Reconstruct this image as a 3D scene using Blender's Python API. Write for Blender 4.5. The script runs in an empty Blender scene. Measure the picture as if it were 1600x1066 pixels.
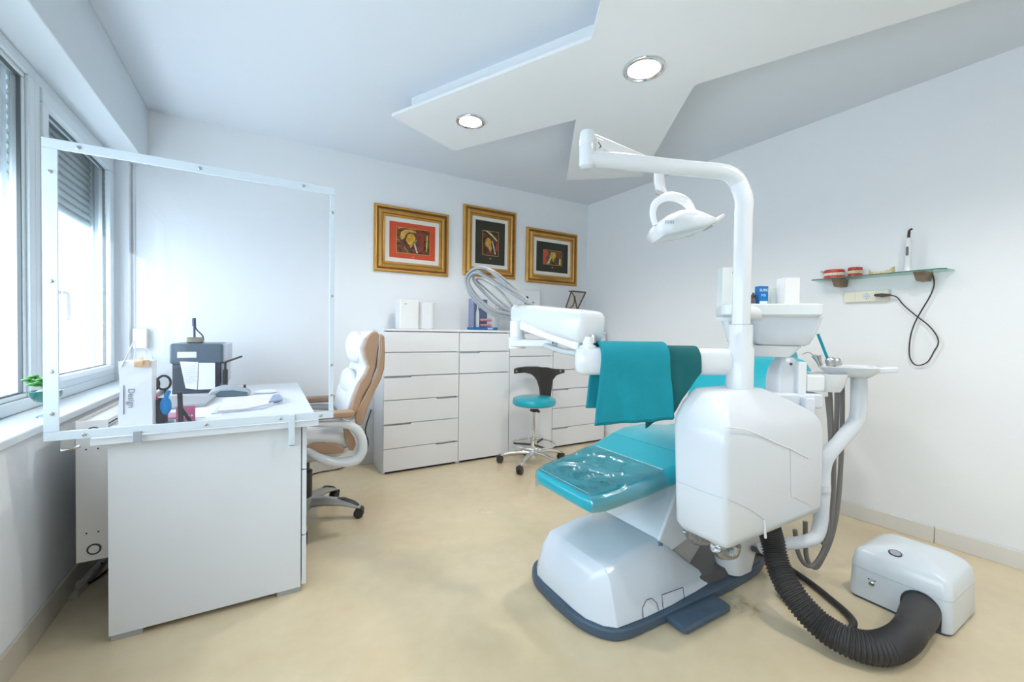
import bpy, bmesh, math, random
from mathutils import Vector as V, Matrix as M4
random.seed(7)
PI = math.pi
# ---------------------------------------------------------------- camera
FPX = 653.75
CAMZ = 1.15
def _axes(y, p, r):
    F = V((math.sin(y), math.cos(y), 0)); R = V((math.cos(y), -math.sin(y), 0)); U = V((0, 0, 1))
    F2 = F * math.cos(p) + U * math.sin(p); U2 = U * math.cos(p) - F * math.sin(p)
    return R * math.cos(r) + U2 * math.sin(r), U2 * math.cos(r) - R * math.sin(r), F2
CR, CU, CF = _axes(math.radians(30.352), math.radians(-1.076), math.radians(.824))
CP = V((0, 0, CAMZ))
cam = bpy.data.cameras.new('camera'); cam.lens = 36 * FPX / 1600; cam.sensor_width = 36; cam.clip_start = .02; cam.clip_end = 200
co = bpy.data.objects.new('camera', cam); bpy.context.scene.collection.objects.link(co)
mm = M4((CR, CU, -CF)).transposed().to_4x4(); mm.translation = CP; co.matrix_world = mm
sc = bpy.context.scene; sc.camera = co
sc.view_settings.view_transform = 'Standard'; sc.view_settings.look = 'None'; sc.view_settings.gamma = 1
sc.view_settings.use_curve_mapping = False; sc.view_settings.exposure = 0.80
# ---------------------------------------------------------------- world (bright overcast sky)
w = bpy.data.worlds.new('sky'); sc.world = w; w.use_nodes = True
wb = w.node_tree.nodes['Background']; wb.inputs[0].default_value = (.74, .88, 1, 1); wb.inputs[1].default_value = 4.0
def lamp(name, kind, loc, power, color=(1, 1, 1), size=.2, rot=(0, 0, 0), size_y=None, spot=None, portal=False):
    l = bpy.data.lights.new(name, kind); l.energy = power; l.color = color
    if kind == 'AREA':
        l.size = size
        if size_y: l.shape = 'RECTANGLE'; l.size_y = size_y
        if portal: l.cycles.is_portal = True
    else: l.shadow_soft_size = size
    if spot: l.spot_size = spot; l.spot_blend = .6
    o = bpy.data.objects.new(name, l); sc.collection.objects.link(o); o.location = loc; o.rotation_euler = rot
    return o
lamp('window_portal', 'AREA', (-.97, 1.2, 1.55), 0, size=1.35, size_y=5.2, rot=(0, -PI / 2, 0), portal=True)
sun = lamp('sun', 'SUN', (-4, 0, 6), 0.0, size=.1)

def ray(x, y): return CF + CR * ((x - 800) / FPX) - CU * ((y - 533) / FPX)
def D(x, y, d): return CP + ray(x, y) * d                      # point at depth d
def PZ(x, y, z=0.): r = ray(x, y); return CP + r * ((z - CAMZ) / r.z)
def PY(x, y, Y): r = ray(x, y); return CP + r * (Y / r.y)
def PX(x, y, X): r = ray(x, y); return CP + r * (X / r.x)
# ---------------------------------------------------------------- materials
def nodes(name):
    m = bpy.data.materials.new(name); m.use_nodes = True; nt = m.node_tree
    return m, nt, nt.nodes['Principled BSDF']
def mat(name, col, rough=.5, metal=0, spec=.5, coat=0, noise=0, nscale=8, bump=0, bscale=60, trans=0, sheen=0, emit=None, es=0):
    m, nt, b = nodes(name)
    b.inputs['Base Color'].default_value = (*col, 1); b.inputs['Roughness'].default_value = rough
    b.inputs['Metallic'].default_value = metal; b.inputs['Specular IOR Level'].default_value = spec
    b.inputs['Coat Weight'].default_value = coat; b.inputs['Transmission Weight'].default_value = trans
    b.inputs['Sheen Weight'].default_value = sheen
    if emit: b.inputs['Emission Color'].default_value = (*emit, 1); b.inputs['Emission Strength'].default_value = es
    tc = nt.nodes.new('ShaderNodeTexCoord')
    n = nt.nodes.new('ShaderNodeTexNoise'); n.inputs['Scale'].default_value = nscale; n.inputs['Detail'].default_value = 3
    nt.links.new(tc.outputs['Object'], n.inputs['Vector'])
    mx = nt.nodes.new('ShaderNodeMix'); mx.data_type = 'RGBA'
    k = noise
    mx.inputs[6].default_value = (*[c * (1 - k) for c in col], 1); mx.inputs[7].default_value = (*[min(1, c * (1 + k)) for c in col], 1)
    nt.links.new(n.outputs['Fac'], mx.inputs[0]); nt.links.new(mx.outputs[2], b.inputs['Base Color'])
    if bump:
        n2 = nt.nodes.new('ShaderNodeTexNoise'); n2.inputs['Scale'].default_value = bscale; n2.inputs['Detail'].default_value = 4
        nt.links.new(tc.outputs['Object'], n2.inputs['Vector'])
        bp = nt.nodes.new('ShaderNodeBump'); bp.inputs['Strength'].default_value = bump; bp.inputs['Distance'].default_value = .01
        nt.links.new(n2.outputs['Fac'], bp.inputs['Height']); nt.links.new(bp.outputs[0], b.inputs['Normal'])
    return m
def thin_glass(name, tint=(1, 1, 1), refl=1., base=.04, rough=.02):
    m = bpy.data.materials.new(name); m.use_nodes = True; nt = m.node_tree; nt.nodes.clear()
    o = nt.nodes.new('ShaderNodeOutputMaterial'); t = nt.nodes.new('ShaderNodeBsdfTransparent'); t.inputs[0].default_value = (*tint, 1)
    g = nt.nodes.new('ShaderNodeBsdfGlossy'); g.inputs['Roughness'].default_value = rough
    f = nt.nodes.new('ShaderNodeLayerWeight'); f.inputs[0].default_value = .25
    r = nt.nodes.new('ShaderNodeMapRange'); r.inputs[3].default_value = base; r.inputs[4].default_value = .6 * refl
    nt.links.new(f.outputs['Fresnel'], r.inputs[0])
    x = nt.nodes.new('ShaderNodeMixShader'); nt.links.new(r.outputs[0], x.inputs[0])
    nt.links.new(t.outputs[0], x.inputs[1]); nt.links.new(g.outputs[0], x.inputs[2]); nt.links.new(x.outputs[0], o.inputs[0])
    return m
WHITE = mat('white_plastic', (.80, .82, .84), .28, noise=.01)
WHITEG = mat('white_gloss', (.74, .77, .80), .12, noise=.01)
LACQ = mat('white_lacquer', (.84, .84, .86), .22, noise=.01)
LAM = mat('white_laminate', (.77, .81, .86), .38, noise=.01)
WALL = mat('wall_paint', (.83, .85, .87), .7, noise=.01, bump=.05, bscale=90)
CEIL = mat('ceiling_paint', (.71, .76, .82), .75, noise=.01, bump=.03, bscale=70)
PVC = mat('window_pvc', (.70, .77, .81), .3, noise=.01)
TEAL = mat('teal_vinyl', (.008, .38, .48), .3, coat=.3, noise=.06, nscale=6, bump=.04, bscale=250)
TEALC = mat('teal_cotton', (.0, .27, .34), .85, noise=.1, nscale=9, bump=.3, bscale=400)
TEALD = mat('dark_teal_cotton', (.0, .115, .125), .85, noise=.12, nscale=9, bump=.3, bscale=400)
CHROME = mat('chrome', (.75, .75, .76), .12, metal=1, noise=.01)
STEEL = mat('brushed_steel', (.5, .5, .5), .35, metal=1, noise=.05)
SILVER = mat('silver_paint', (.42, .42, .41), .35, metal=.5, noise=.02)
BLACKP = mat('black_plastic', (.025, .025, .027), .4, noise=.1)
DARK = mat('dark_gap', (.03, .03, .035), .8, noise=.1)
BROWNB = mat('dark_brown_plastic', (.035, .028, .026), .35, noise=.1)
GREYB = mat('slate_blue_plastic', (.06, .10, .15), .4, noise=.06)
GREYT = mat('warm_grey_metal', (.20, .19, .17), .5, noise=.05)
TAN = mat('tan_leather', (.44, .27, .17), .45, noise=.06, nscale=20, bump=.1, bscale=200)
WLEA = mat('white_leather', (.82, .82, .84), .4, noise=.02, bump=.1, bscale=160)
HOSE = mat('grey_hose', (.20, .19, .18), .5, noise=.05)
LHOSE = mat('light_grey_hose', (.31, .32, .33), .45, noise=.05)
RUBBER = mat('black_rubber', (.035, .033, .033), .5, noise=.1)
CREAM = mat('cream_plastic', (.78, .74, .60), .35, noise=.02)
PAPER = mat('paper', (.82, .83, .86), .8, noise=.03, nscale=30)
RADM = mat('radiator_enamel', (.66, .63, .60), .4, noise=.02)
GLASS = thin_glass('window_glass', base=.02, refl=.5)
ACRYL = thin_glass('acrylic', (.985, .99, 1), base=.03, refl=.35)
FILM = thin_glass('plastic_film', (.93, .97, .97), base=.16, refl=1., rough=.18)
GREENG = thin_glass('shelf_glass', (.80, .93, .89), base=.06, refl=.8)
# ---------------------------------------------------------------- object helpers
COL = sc.collection
WM = {}
def thing(name, label, cat, loc=(0, 0, 0), rz=0, group=None, rot=None):
    o = bpy.data.objects.new(name, None); COL.objects.link(o); o.empty_display_size = .1
    o.location = loc; o.rotation_euler = rot or (0, 0, rz); o['label'] = label; o['category'] = cat
    if group: o['group'] = group
    WM[o.name] = M4.Translation(V(loc)) @ o.rotation_euler.to_matrix().to_4x4()
    return o
def obj(name, bm, m, parent=None, bevel=0, seg=2, ang=40, local=False, sub=0, label=None, kind=None, solid=0):
    if parent is not None and not local:
        bm.transform(WM[parent.name].inverted())
    bmesh.ops.recalc_face_normals(bm, faces=bm.faces)
    me = bpy.data.meshes.new(name); bm.to_mesh(me); bm.free()
    for p in me.polygons: p.use_smooth = True
    if not sub: me.set_sharp_from_angle(angle=math.radians(ang))
    ms = m if isinstance(m, (list, tuple)) else [m]
    for x in ms: me.materials.append(x)
    o = bpy.data.objects.new(name, me); COL.objects.link(o)
    if parent is not None:
        o.parent = parent; WM[o.name] = WM[parent.name]
    else: WM[o.name] = M4.Identity(4)
    if solid:
        s = o.modifiers.new('s', 'SOLIDIFY'); s.thickness = solid; s.offset = 0
    if bevel:
        b = o.modifiers.new('b', 'BEVEL'); b.width = bevel; b.segments = seg; b.limit_method = 'ANGLE'; b.angle_limit = math.radians(35)
        b.harden_normals = True
    if sub:
        s = o.modifiers.new('sub', 'SUBSURF'); s.levels = sub; s.render_levels = sub
    if label: o['label'] = label
    if kind: o['kind'] = kind
    return o
def single(name, bm, m, label, cat, loc=None, group=None, **k):
    """thing that is one mesh; its origin goes to the middle of its base"""
    if loc is None:
        xs = [v.co for v in bm.verts]; n = len(xs)
        loc = V((sum(v.x for v in xs) / n, sum(v.y for v in xs) / n, min(v.z for v in xs)))
    bm.transform(M4.Translation(-V(loc)))
    o = obj(name, bm, m, None, **k); o.location = loc; o['label'] = label; o['category'] = cat
    if group: o['group'] = group
    WM[o.name] = M4.Translation(V(loc))
    return o
def struct(name, bm, m, parent=None, **k):
    return obj(name, bm, m, parent, kind=None if parent else 'structure', **k)
def NB(): return bmesh.new()
def bx(bm, x0, x1, y0, y1, z0, z1, mtx=None, mi=0):
    vs = [bm.verts.new((x, y, z)) for x in (x0, x1) for y in (y0, y1) for z in (z0, z1)]
    if mtx:
        for v in vs: v.co = mtx @ v.co
    for q in ((0, 1, 3, 2), (4, 6, 7, 5), (0, 4, 5, 1), (2, 3, 7, 6), (0, 2, 6, 4), (1, 5, 7, 3)):
        f = bm.faces.new([vs[i] for i in q]); f.material_index = mi
    return bm
def box(*a, **k): return bx(NB(), *a, **k)
def loft(bm, rings, cap=True, closed=True, mi=0):
    R = [[bm.verts.new(p) for p in r] for r in rings]; n = len(R[0])
    for a, b in zip(R, R[1:]):
        for i in range(n if closed else n - 1):
            j = (i + 1) % n
            f = bm.faces.new((a[i], a[j], b[j], b[i])); f.material_index = mi
    if cap:
        f = bm.faces.new(R[0][::-1]); f.material_index = mi
        f = bm.faces.new(R[-1]); f.material_index = mi
    return bm
def smooth_path(pts, n=6):
    pts = [V(p) for p in pts]
    if len(pts) < 3: return pts
    P = [pts[0] * 2 - pts[1]] + pts + [pts[-1] * 2 - pts[-2]]; out = []
    for i in range(1, len(P) - 2):
        a, b, c, d = P[i - 1:i + 3]
        for k in range(n):
            t = k / n
            out.append(.5 * ((2 * b) + (c - a) * t + (2 * a - 5 * b + 4 * c - d) * t * t + (3 * b - a - 3 * c + d) * t ** 3))
    out.append(pts[-1]); return out
def tube(bm, pts, r, seg=12, n=6, smooth=True, mi=0, cap=True):
    P = smooth_path(pts, n) if smooth else [V(p) for p in pts]; m = len(P)
    def rad(i):
        if callable(r): return r(i / (m - 1))
        if isinstance(r, (list, tuple)):
            t = i / (m - 1) * (len(r) - 1); k = min(int(t), len(r) - 2); return r[k] + (r[k + 1] - r[k]) * (t - k)
        return r
    T = [(P[min(i + 1, m - 1)] - P[max(i - 1, 0)]).normalized() for i in range(m)]
    up = V((0, 0, 1)) if abs(T[0].z) < .9 else V((1, 0, 0)); N = (up - T[0] * up.dot(T[0])).normalized(); rings = []
    for i in range(m):
        N = (N - T[i] * N.dot(T[i])).normalized(); B = T[i].cross(N); q = rad(i)
        rings.append([P[i] + (N * math.cos(2 * PI * k / seg) + B * math.sin(2 * PI * k / seg)) * q for k in range(seg)])
    return loft(bm, rings, cap=cap, mi=mi)
def lathe(bm, prof, c=(0, 0, 0), seg=32, axis=None, mi=0):
    c = V(c); rings = []
    q = V((0, 0, 1)).rotation_difference(V(axis).normalized()).to_matrix() if axis else M4.Identity(3)
    for r, z in prof:
        rings.append([c + q @ V((r * math.cos(2 * PI * k / seg), r * math.sin(2 * PI * k / seg), z)) for k in range(seg)])
    return loft(bm, rings, mi=mi)
def prism(bm, pts, vec, mi=0):
    a = [V(p) for p in pts]; v = V(vec)
    return loft(bm, [a, [p + v for p in a]], mi=mi)
def rrect(x0, x1, y0, y1, r, z, n=4):
    out = []
    for cx, cy, a0 in ((x1 - r, y1 - r, 0), (x0 + r, y1 - r, 90), (x0 + r, y0 + r, 180), (x1 - r, y0 + r, 270)):
        for k in range(n + 1):
            a = math.radians(a0 + 90 * k / n); out.append(V((cx + r * math.cos(a), cy + r * math.sin(a), z)))
    return out
def slab(bm, x0, x1, y0, y1, z0, z1, r=.02, e=.006, n=5):
    """rounded slab with eased top and bottom edges"""
    return loft(bm, [rrect(x0 + e, x1 - e, y0 + e, y1 - e, r, z0, n), rrect(x0, x1, y0, y1, r, z0 + e, n),
                     rrect(x0, x1, y0, y1, r, z1 - e, n), rrect(x0 + e, x1 - e, y0 + e, y1 - e, r, z1, n)])
def sphere(bm, c, r, sx=1, sy=1, sz=1, seg=16, rings=10):
    c = V(c); R = []
    for i in range(rings + 1):
        a = -PI / 2 + PI * i / rings; rr = max(math.cos(a), .02) * r
        R.append([c + V((rr * sx * math.cos(2 * PI * k / seg), rr * sy * math.sin(2 * PI * k / seg), r * sz * math.sin(a))) for k in range(seg)])
    return loft(bm, R)
def align(a, b, c=None):
    """matrix with x along b-a, z near up"""
    x = (V(b) - V(a)).normalized(); up = V(c) if c else V((0, 0, 1)); y = up.cross(x).normalized(); z = x.cross(y)
    m = M4((x, y, z)).transposed().to_4x4(); m.translation = V(a); return m
def text(body, size, m, parent, loc, rot, name='lettering', ext=.0006, align_x='CENTER'):
    c = bpy.data.curves.new(name, 'FONT'); c.body = body; c.size = size; c.extrude = ext; c.align_x = align_x; c.align_y = 'CENTER'
    tmp = bpy.data.objects.new('tmp', c); me = bpy.data.meshes.new_from_object(tmp); bpy.data.objects.remove(tmp); me.name = name
    me.materials.clear(); me.materials.append(m); o = bpy.data.objects.new(name, me); COL.objects.link(o); o.parent = parent
    wm = M4.Translation(V(loc)) @ (rot if isinstance(rot, M4) else M4.Rotation(rot[2], 4, 'Z') @ M4.Rotation(rot[1], 4, 'Y') @ M4.Rotation(rot[0], 4, 'X'))
    o.matrix_local = WM[parent.name].inverted() @ wm
    return o
def copy_thing(src, loc, rz=0, label=None):
    o = src.copy(); COL.objects.link(o); o.location = loc; o.rotation_euler = (0, 0, rz)
    if label: o['label'] = label
    for ch in src.children:
        c = ch.copy(); COL.objects.link(c); c.parent = o
        for g in ch.children:
            d = g.copy(); COL.objects.link(d); d.parent = c
    return o
# ================================================================ the room
ZC = 2.63; YB = 3.738; XL = -.73; XW = -.86; YR = -2.6
def wallx(y): return 3.275 - .03 * (y - .4)       # the right wall runs a little out of square
fm, nt, b = nodes('cream_resin_floor')
tc = nt.nodes.new('ShaderNodeTexCoord'); n1 = nt.nodes.new('ShaderNodeTexNoise'); n1.inputs['Scale'].default_value = 1.3; n1.inputs['Detail'].default_value = 5
n2 = nt.nodes.new('ShaderNodeTexNoise'); n2.inputs['Scale'].default_value = 14; n2.inputs['Detail'].default_value = 6
nt.links.new(tc.outputs['Object'], n1.inputs[0]); nt.links.new(tc.outputs['Object'], n2.inputs[0])
cr = nt.nodes.new('ShaderNodeValToRGB'); cr.color_ramp.elements[0].position = .3; cr.color_ramp.elements[1].position = .75
cr.color_ramp.elements[0].color = (.64, .52, .34, 1); cr.color_ramp.elements[1].color = (.77, .66, .46, 1)
ad = nt.nodes.new('ShaderNodeMath'); ad.operation = 'MULTIPLY_ADD'; ad.inputs[1].default_value = .3
nt.links.new(n2.outputs['Fac'], ad.inputs[0]); nt.links.new(n1.outputs['Fac'], ad.inputs[2])
sb = nt.nodes.new('ShaderNodeMath'); sb.operation = 'SUBTRACT'; sb.inputs[1].default_value = .15
nt.links.new(ad.outputs[0], sb.inputs[0]); nt.links.new(sb.outputs[0], cr.inputs[0]); 
_sp = PZ(1163, 948, 0); vd_ = nt.nodes.new('ShaderNodeVectorMath'); vd_.operation = 'DISTANCE'; vd_.inputs[1].default_value = _sp; nt.links.new(tc.outputs['Object'], vd_.inputs[0])
mk = nt.nodes.new('ShaderNodeMapRange'); mk.inputs[1].default_value = .02; mk.inputs[2].default_value = .10; mk.inputs[3].default_value = 1; mk.inputs[4].default_value = 0; nt.links.new(vd_.outputs['Value'], mk.inputs[0])
n3 = nt.nodes.new('ShaderNodeTexNoise'); n3.inputs['Scale'].default_value = 22; n3.inputs['Detail'].default_value = 4; nt.links.new(tc.outputs['Object'], n3.inputs[0])
m3 = nt.nodes.new('ShaderNodeMapRange'); m3.inputs[1].default_value = .46; m3.inputs[2].default_value = .62; nt.links.new(n3.outputs['Fac'], m3.inputs[0])
mu = nt.nodes.new('ShaderNodeMath'); mu.operation = 'MULTIPLY'; nt.links.new(mk.outputs[0], mu.inputs[0]); nt.links.new(m3.outputs[0], mu.inputs[1])
mxs = nt.nodes.new('ShaderNodeMix'); mxs.data_type = 'RGBA'; mxs.inputs[7].default_value = (.50, .33, .15, 1); nt.links.new(mu.outputs[0], mxs.inputs[0]); nt.links.new(cr.outputs[0], mxs.inputs[6]); nt.links.new(mxs.outputs[2], b.inputs['Base Color'])
b.inputs['Roughness'].default_value = .22
mr = nt.nodes.new('ShaderNodeMapRange'); mr.inputs[3].default_value = .14; mr.inputs[4].default_value = .34
nt.links.new(n1.outputs['Fac'], mr.inputs[0]); nt.links.new(mr.outputs[0], b.inputs['Roughness'])
bp = nt.nodes.new('ShaderNodeBump'); bp.inputs['Strength'].default_value = .08; bp.inputs['Distance'].default_value = .01
nt.links.new(n2.outputs['Fac'], bp.inputs['Height']); nt.links.new(bp.outputs[0], b.inputs['Normal'])
FLOORM = fm
bm = NB(); prism(bm, [(-1.2, YR, -.1), (3.6, YR, -.1), (3.6, YB + .2, -.1), (-1.2, YB + .2, -.1)], (0, 0, .1)); struct('floor', bm, FLOORM)
bm = NB(); prism(bm, [(-1.2, YR, ZC), (3.6, YR, ZC), (3.6, YB + .2, ZC), (-1.2, YB + .2, ZC)], (0, 0, .1)); struct('ceiling', bm, CEIL)
struct('wall_back', box(-1.2, 3.6, YB, YB + .15, 0, ZC), WALL)
struct('wall_front', box(-1.2, 3.6, YR - .15, YR, 0, ZC), WALL)
bm = NB(); prism(bm, [(wallx(YR), YR, 0), (wallx(YR) + .25, YR, 0), (wallx(YB) + .25, YB, 0), (wallx(YB), YB, 0)], (0, 0, ZC)); struct('wall_right', bm, WALL)
# left wall: parapet under the window, pier at the far corner and one behind the camera
bm = NB(); bx(bm, -1.05, XL, YR, YB, 0, .765); bx(bm, -1.05, XW, YR, YB, .765, .80)
bx(bm, -1.05, -.79, 3.68, YB, .80, ZC); bx(bm, -1.05, XL, YR, -1.5, .8, ZC)
bx(bm, -1.05, XW, YR, YB, 2.33, ZC)
struct('wall_left', bm, WALL)
struct('trim_1', box(XW - .02, -.70, YR, YB, 2.25, ZC), mat('beam_paint', (.69, .75, .79), .6, noise=.01), bevel=.006)    # curtain beam above the window
bm = NB(); bx(bm, XW - .02, -.69, -1.5, YB - .005, .770, .80)
struct('trim_2', bm, mat('sill_stone', (.72, .76, .78), .3, noise=.05, nscale=5), bevel=.006)
# baseboards with tile joints
BASEM = mat('baseboard_tile', (.74, .72, .68), .25, noise=.03)
def baseboard(name, a, b2, off, h=.095, step=.6, m=BASEM):
    a = V((*a, 0)); b2 = V((*b2, 0)); L = (b2 - a).length; t = (b2 - a) / L; nn = V((*off, 0)); bm = NB(); s = 0
    while s < L - .01:
        e = min(s + step - .003, L); p = a + t * s; q = a + t * e
        prism(bm, [p, q, q + nn, p + nn], (0, 0, h)); s += step
    return struct(name, bm, m, bevel=.002)
y0 = -2.0
baseboard('baseboard_right', (wallx(-2), y0 - .20), (wallx(YB), YB), (-.012, 0), h=.092, step=.602)
baseboard('baseboard_left', (XL, YR), (XL, YB), (.012, 0), h=.10, step=.45, m=mat('left_baseboard_tile', (.60, .55, .46), .35, noise=.05))
baseboard('baseboard_back', (XL, YB), (wallx(YB), YB), (0, -.012), h=.092)
# ------------------------------------------------ window band
def bar(bm, y0, y1, z0, z1, x0, x1): bx(bm, x0, x1, y0, y1, z0, z1)
def window_unit(name, ya, yb, opening, shutter=True):
    fr = NB(); z0, z1 = .80, 2.25; t = .05
    bar(fr, ya, yb, z0, z0 + .05, XW - .06, XW); bar(fr, ya, yb, z1 - .05, z1, XW - .06, XW)
    bar(fr, ya, ya + t, z0 + .0505, z1 - .0505, XW - .06, XW); bar(fr, yb - t, yb, z0 + .0505, z1 - .0505, XW - .06, XW)
    f = struct(name, fr, PVC, bevel=.004)
    st = NB(); s = .062; q = .008 if opening else -.012
    a, b_, c, d_ = ya + t, yb - t, z0 + .05, z1 - .05
    if not opening: s = .02
    bar(st, a, b_, c, c + s, XW - .05, XW + q); bar(st, a, b_, d_ - s, d_, XW - .05, XW + q)
    bar(st, a, a + s, c + s + .0005, d_ - s - .0005, XW - .05, XW + q); bar(st, b_ - s, b_, c + s + .0005, d_ - s - .0005, XW - .05, XW + q)
    obj('sash', st, PVC, f, bevel=.006)
    gk = NB(); g = .006
    a, b_, c, d_ = a + s, b_ - s, c + s, d_ - s
    bar(gk, a, b_, c, c + g, XW - .03, XW - .018); bar(gk, a, b_, d_ - g, d_, XW - .03, XW - .018)
    bar(gk, a, a + g, c + g, d_ - g, XW - .03, XW - .018); bar(gk, b_ - g, b_, c + g, d_ - g, XW - .03, XW - .018)
    obj('gasket', gk, mat('grey_gasket', (.12, .14, .15), .6), f)
    gl = NB(); gl_ = [gl.verts.new((XW - .03, y, z)) for y, z in ((a, c), (b_, c), (b_, d_), (a, d_))]; gl.faces.new(gl_)
    obj('glass', gl, GLASS, f)
    if opening:
        h = NB(); hy = ya + .075; x = XW + .008; hz = 1.30
        bx(h, x, x + .012, hy - .016, hy + .016, hz - .035, hz + .035)
        tube(h, [(x + .01, hy, hz + .005), (x + .045, hy, hz + .005)], .009, smooth=False)
        tube(h, [(x + .045, hy - .004, hz + .005), (x + .052, hy + .045, hz + .002), (x + .05, hy + .062, hz - .05), (x + .05, hy + .062, hz - .10), (x + .05, hy + .045, hz - .118)], [.009, .009, .008, .007], n=5)
        obj('handle', h, WHITE, f)
    return f
window_unit('window_1', 2.60, 3.68, True)
window_unit('window_2', 1.30, 2.60, False)
window_unit('window_3', .0, 1.30, False)
window_unit('window_4', -1.5, .0, False)
SHUT = mat('shutter_slat', (.38, .45, .46), .45, noise=.03)
def shutter(name, ya, yb, zbot):
    bm = NB(); z = zbot
    while z < 2.36:
        prof = []
        for k in range(7):
            u = k / 6; prof.append((-.97 + .009 * math.sin(PI * u), z + .039 * u))
        a = [V((x, ya, zz)) for x, zz in prof] + [V((-.982, ya, z + .039)), V((-.982, ya, z))]
        prism(bm, a, (0, yb - ya, 0)); z += .042
    return struct(name, bm, SHUT, ang=60)
shutter('trim_3', 2.66, 3.66, 1.775); shutter('trim_4', 1.34, 2.58, 1.775)
shutter('trim_9', .04, 1.26, 1.775); shutter('trim_11', -1.46, -.04, 1.775)  # unseen shutters added to cut the window light falling near the camera
for i, y in enumerate((2.62, 3.67, 1.32)):
    struct('trim_%d' % (5 + i), box(-.995, -.955, y - .03, y + .01, .80, 2.33), mat('shutter_rail', (.55, .6, .62), .5))
# pale facade across the street
bm = NB(); bx(bm, -9, -8.6, -14, 18, -4, 1.45)
struct('wall_outside', bm, mat('facade', (.85, .86, .87), .9, noise=.03, nscale=.5))
# ------------------------------------------------ dropped ceiling board and its recessed plinth
ZP = 2.50
pp = [PZ(*p, ZP) for p in ((612, 182), (710, 236), (900, 187), (885, 282), (1003, 276), (1085, 133), (1520, 0))]
A, B, Cc, Dd, E_, F_, G_ = pp
g_dir = (G_ - F_).normalized(); H_ = F_ + g_dir * 3.0
K_ = PZ(924, 61, ZP); k_dir = (PZ(940, 0, ZP) - K_).normalized(); L_ = K_ + k_dir * 3.0
poly = [A, B, Cc, Dd, E_, F_, H_, L_, K_]
for p in poly: p.z = ZP
bm = NB(); prism(bm, poly, (0, 0, .018)); struct('trim_8', bm, mat('board_paint', (.80, .82, .83), .7, noise=.01))
cen = sum(poly, V()) / len(poly)
def inset(P, d):
    out = []; n = len(P)
    s = sum((P[i].x * P[(i + 1) % n].y - P[(i + 1) % n].x * P[i].y) for i in range(n)); sg = 1 if s > 0 else -1
    for i in range(n):
        a, b_, c = P[i - 1], P[i], P[(i + 1) % n]
        u = (b_ - a).normalized(); v = (c - b_).normalized()
        nu = V((-u.y, u.x, 0)) * sg; nv = V((-v.y, v.x, 0)) * sg
        k = d / max(.25, 1 + nu.dot(nv)); out.append(b_ + (nu + nv) * k)
    return out
ins = inset(poly, .085)
bm = NB(); prism(bm, [p + V((0, 0, .018)) for p in ins], (0, 0, ZC - ZP - .018)); struct('trim_10', bm, mat('plinth_paint', (.80, .82, .83), .7, noise=.01))
LIT = mat('lamp_lens', (1, 1, 1), .3, emit=(1, .97, .92), es=14)
def downlight(px, py, r, label):
    c = PZ(px, py, ZP)
    t = thing('downlight', label, 'ceiling light', c, group='round downlights in the dropped ceiling')
    bm = NB(); lathe(bm, [(r * .72, -.001), (r * .76, -.008), (r * .84, -.005), (r * .90, -.010), (r * .97, -.009), (r, -.003), (r, 0)], c, 40); obj('rim', bm, CHROME, t)
    bm = NB(); lathe(bm, [(r * .73, -.004), (r * .68, -.008), (r * .3, -.010), (.003, -.010)], c, 40); obj('lens', bm, LIT, t)
    lamp('downlight_bulb', 'SPOT', c + V((0, 0, -.03)), 26, (1, .95, .88), size=.06, spot=2.6)
    return t
downlight(735, 189, .093, 'round lit downlight at the far pointed tip of the dropped ceiling')
downlight(1006, 107, .105, 'larger round lit downlight nearer the camera in the dropped ceiling')
for k, (x, y) in enumerate(((1.9, .2), (2.3, -.9))):  # unseen lamps added behind the camera for more light in the room
    c = V((x, y, ZP)); t = thing('downlight', 'unseen lit downlight added to the dropped ceiling behind the camera', 'ceiling light', c, group='round downlights in the dropped ceiling')
    bm = NB(); lathe(bm, [(.08, -.001), (.084, -.006), (.097, -.008), (.1, -.003), (.1, 0)], c, 40); obj('rim', bm, CHROME, t)
    bm = NB(); lathe(bm, [(.08, -.004), (.07, -.008), (.003, -.010)], c, 40); obj('lens', bm, LIT, t)
    lamp('downlight_bulb', 'SPOT', c + V((0, 0, -.03)), 26, (1, .95, .88), size=.06, spot=2.6)
# corner conduit and junction box
bm = NB(); tube(bm, [(-.775, YB - .006, 1.14), (-.775, YB - .006, 2.25)], .006, 8, smooth=False)
single('cable_conduit', bm, WHITE, 'thin white cable conduit running up the corner above the beige box', 'conduit')
bm = NB(); bx(bm, -.775, -.70, YB - .055, YB, 1.01, 1.145)
t = thing('junction_box', 'beige junction box on the wall beside the window corner', 'junction box', (-.735, YB, 1.01))
obj('housing', bm, mat('beige_box', (.70, .66, .58), .5), t, bevel=.006)
bm = NB(); lathe(bm, [(.014, 0), (.014, .004), (.003, .006)], (-.735, YB - .055, 1.075), 16, axis=(0, -1, 0)); obj('screw_cap', bm, WHITE, t)
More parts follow.
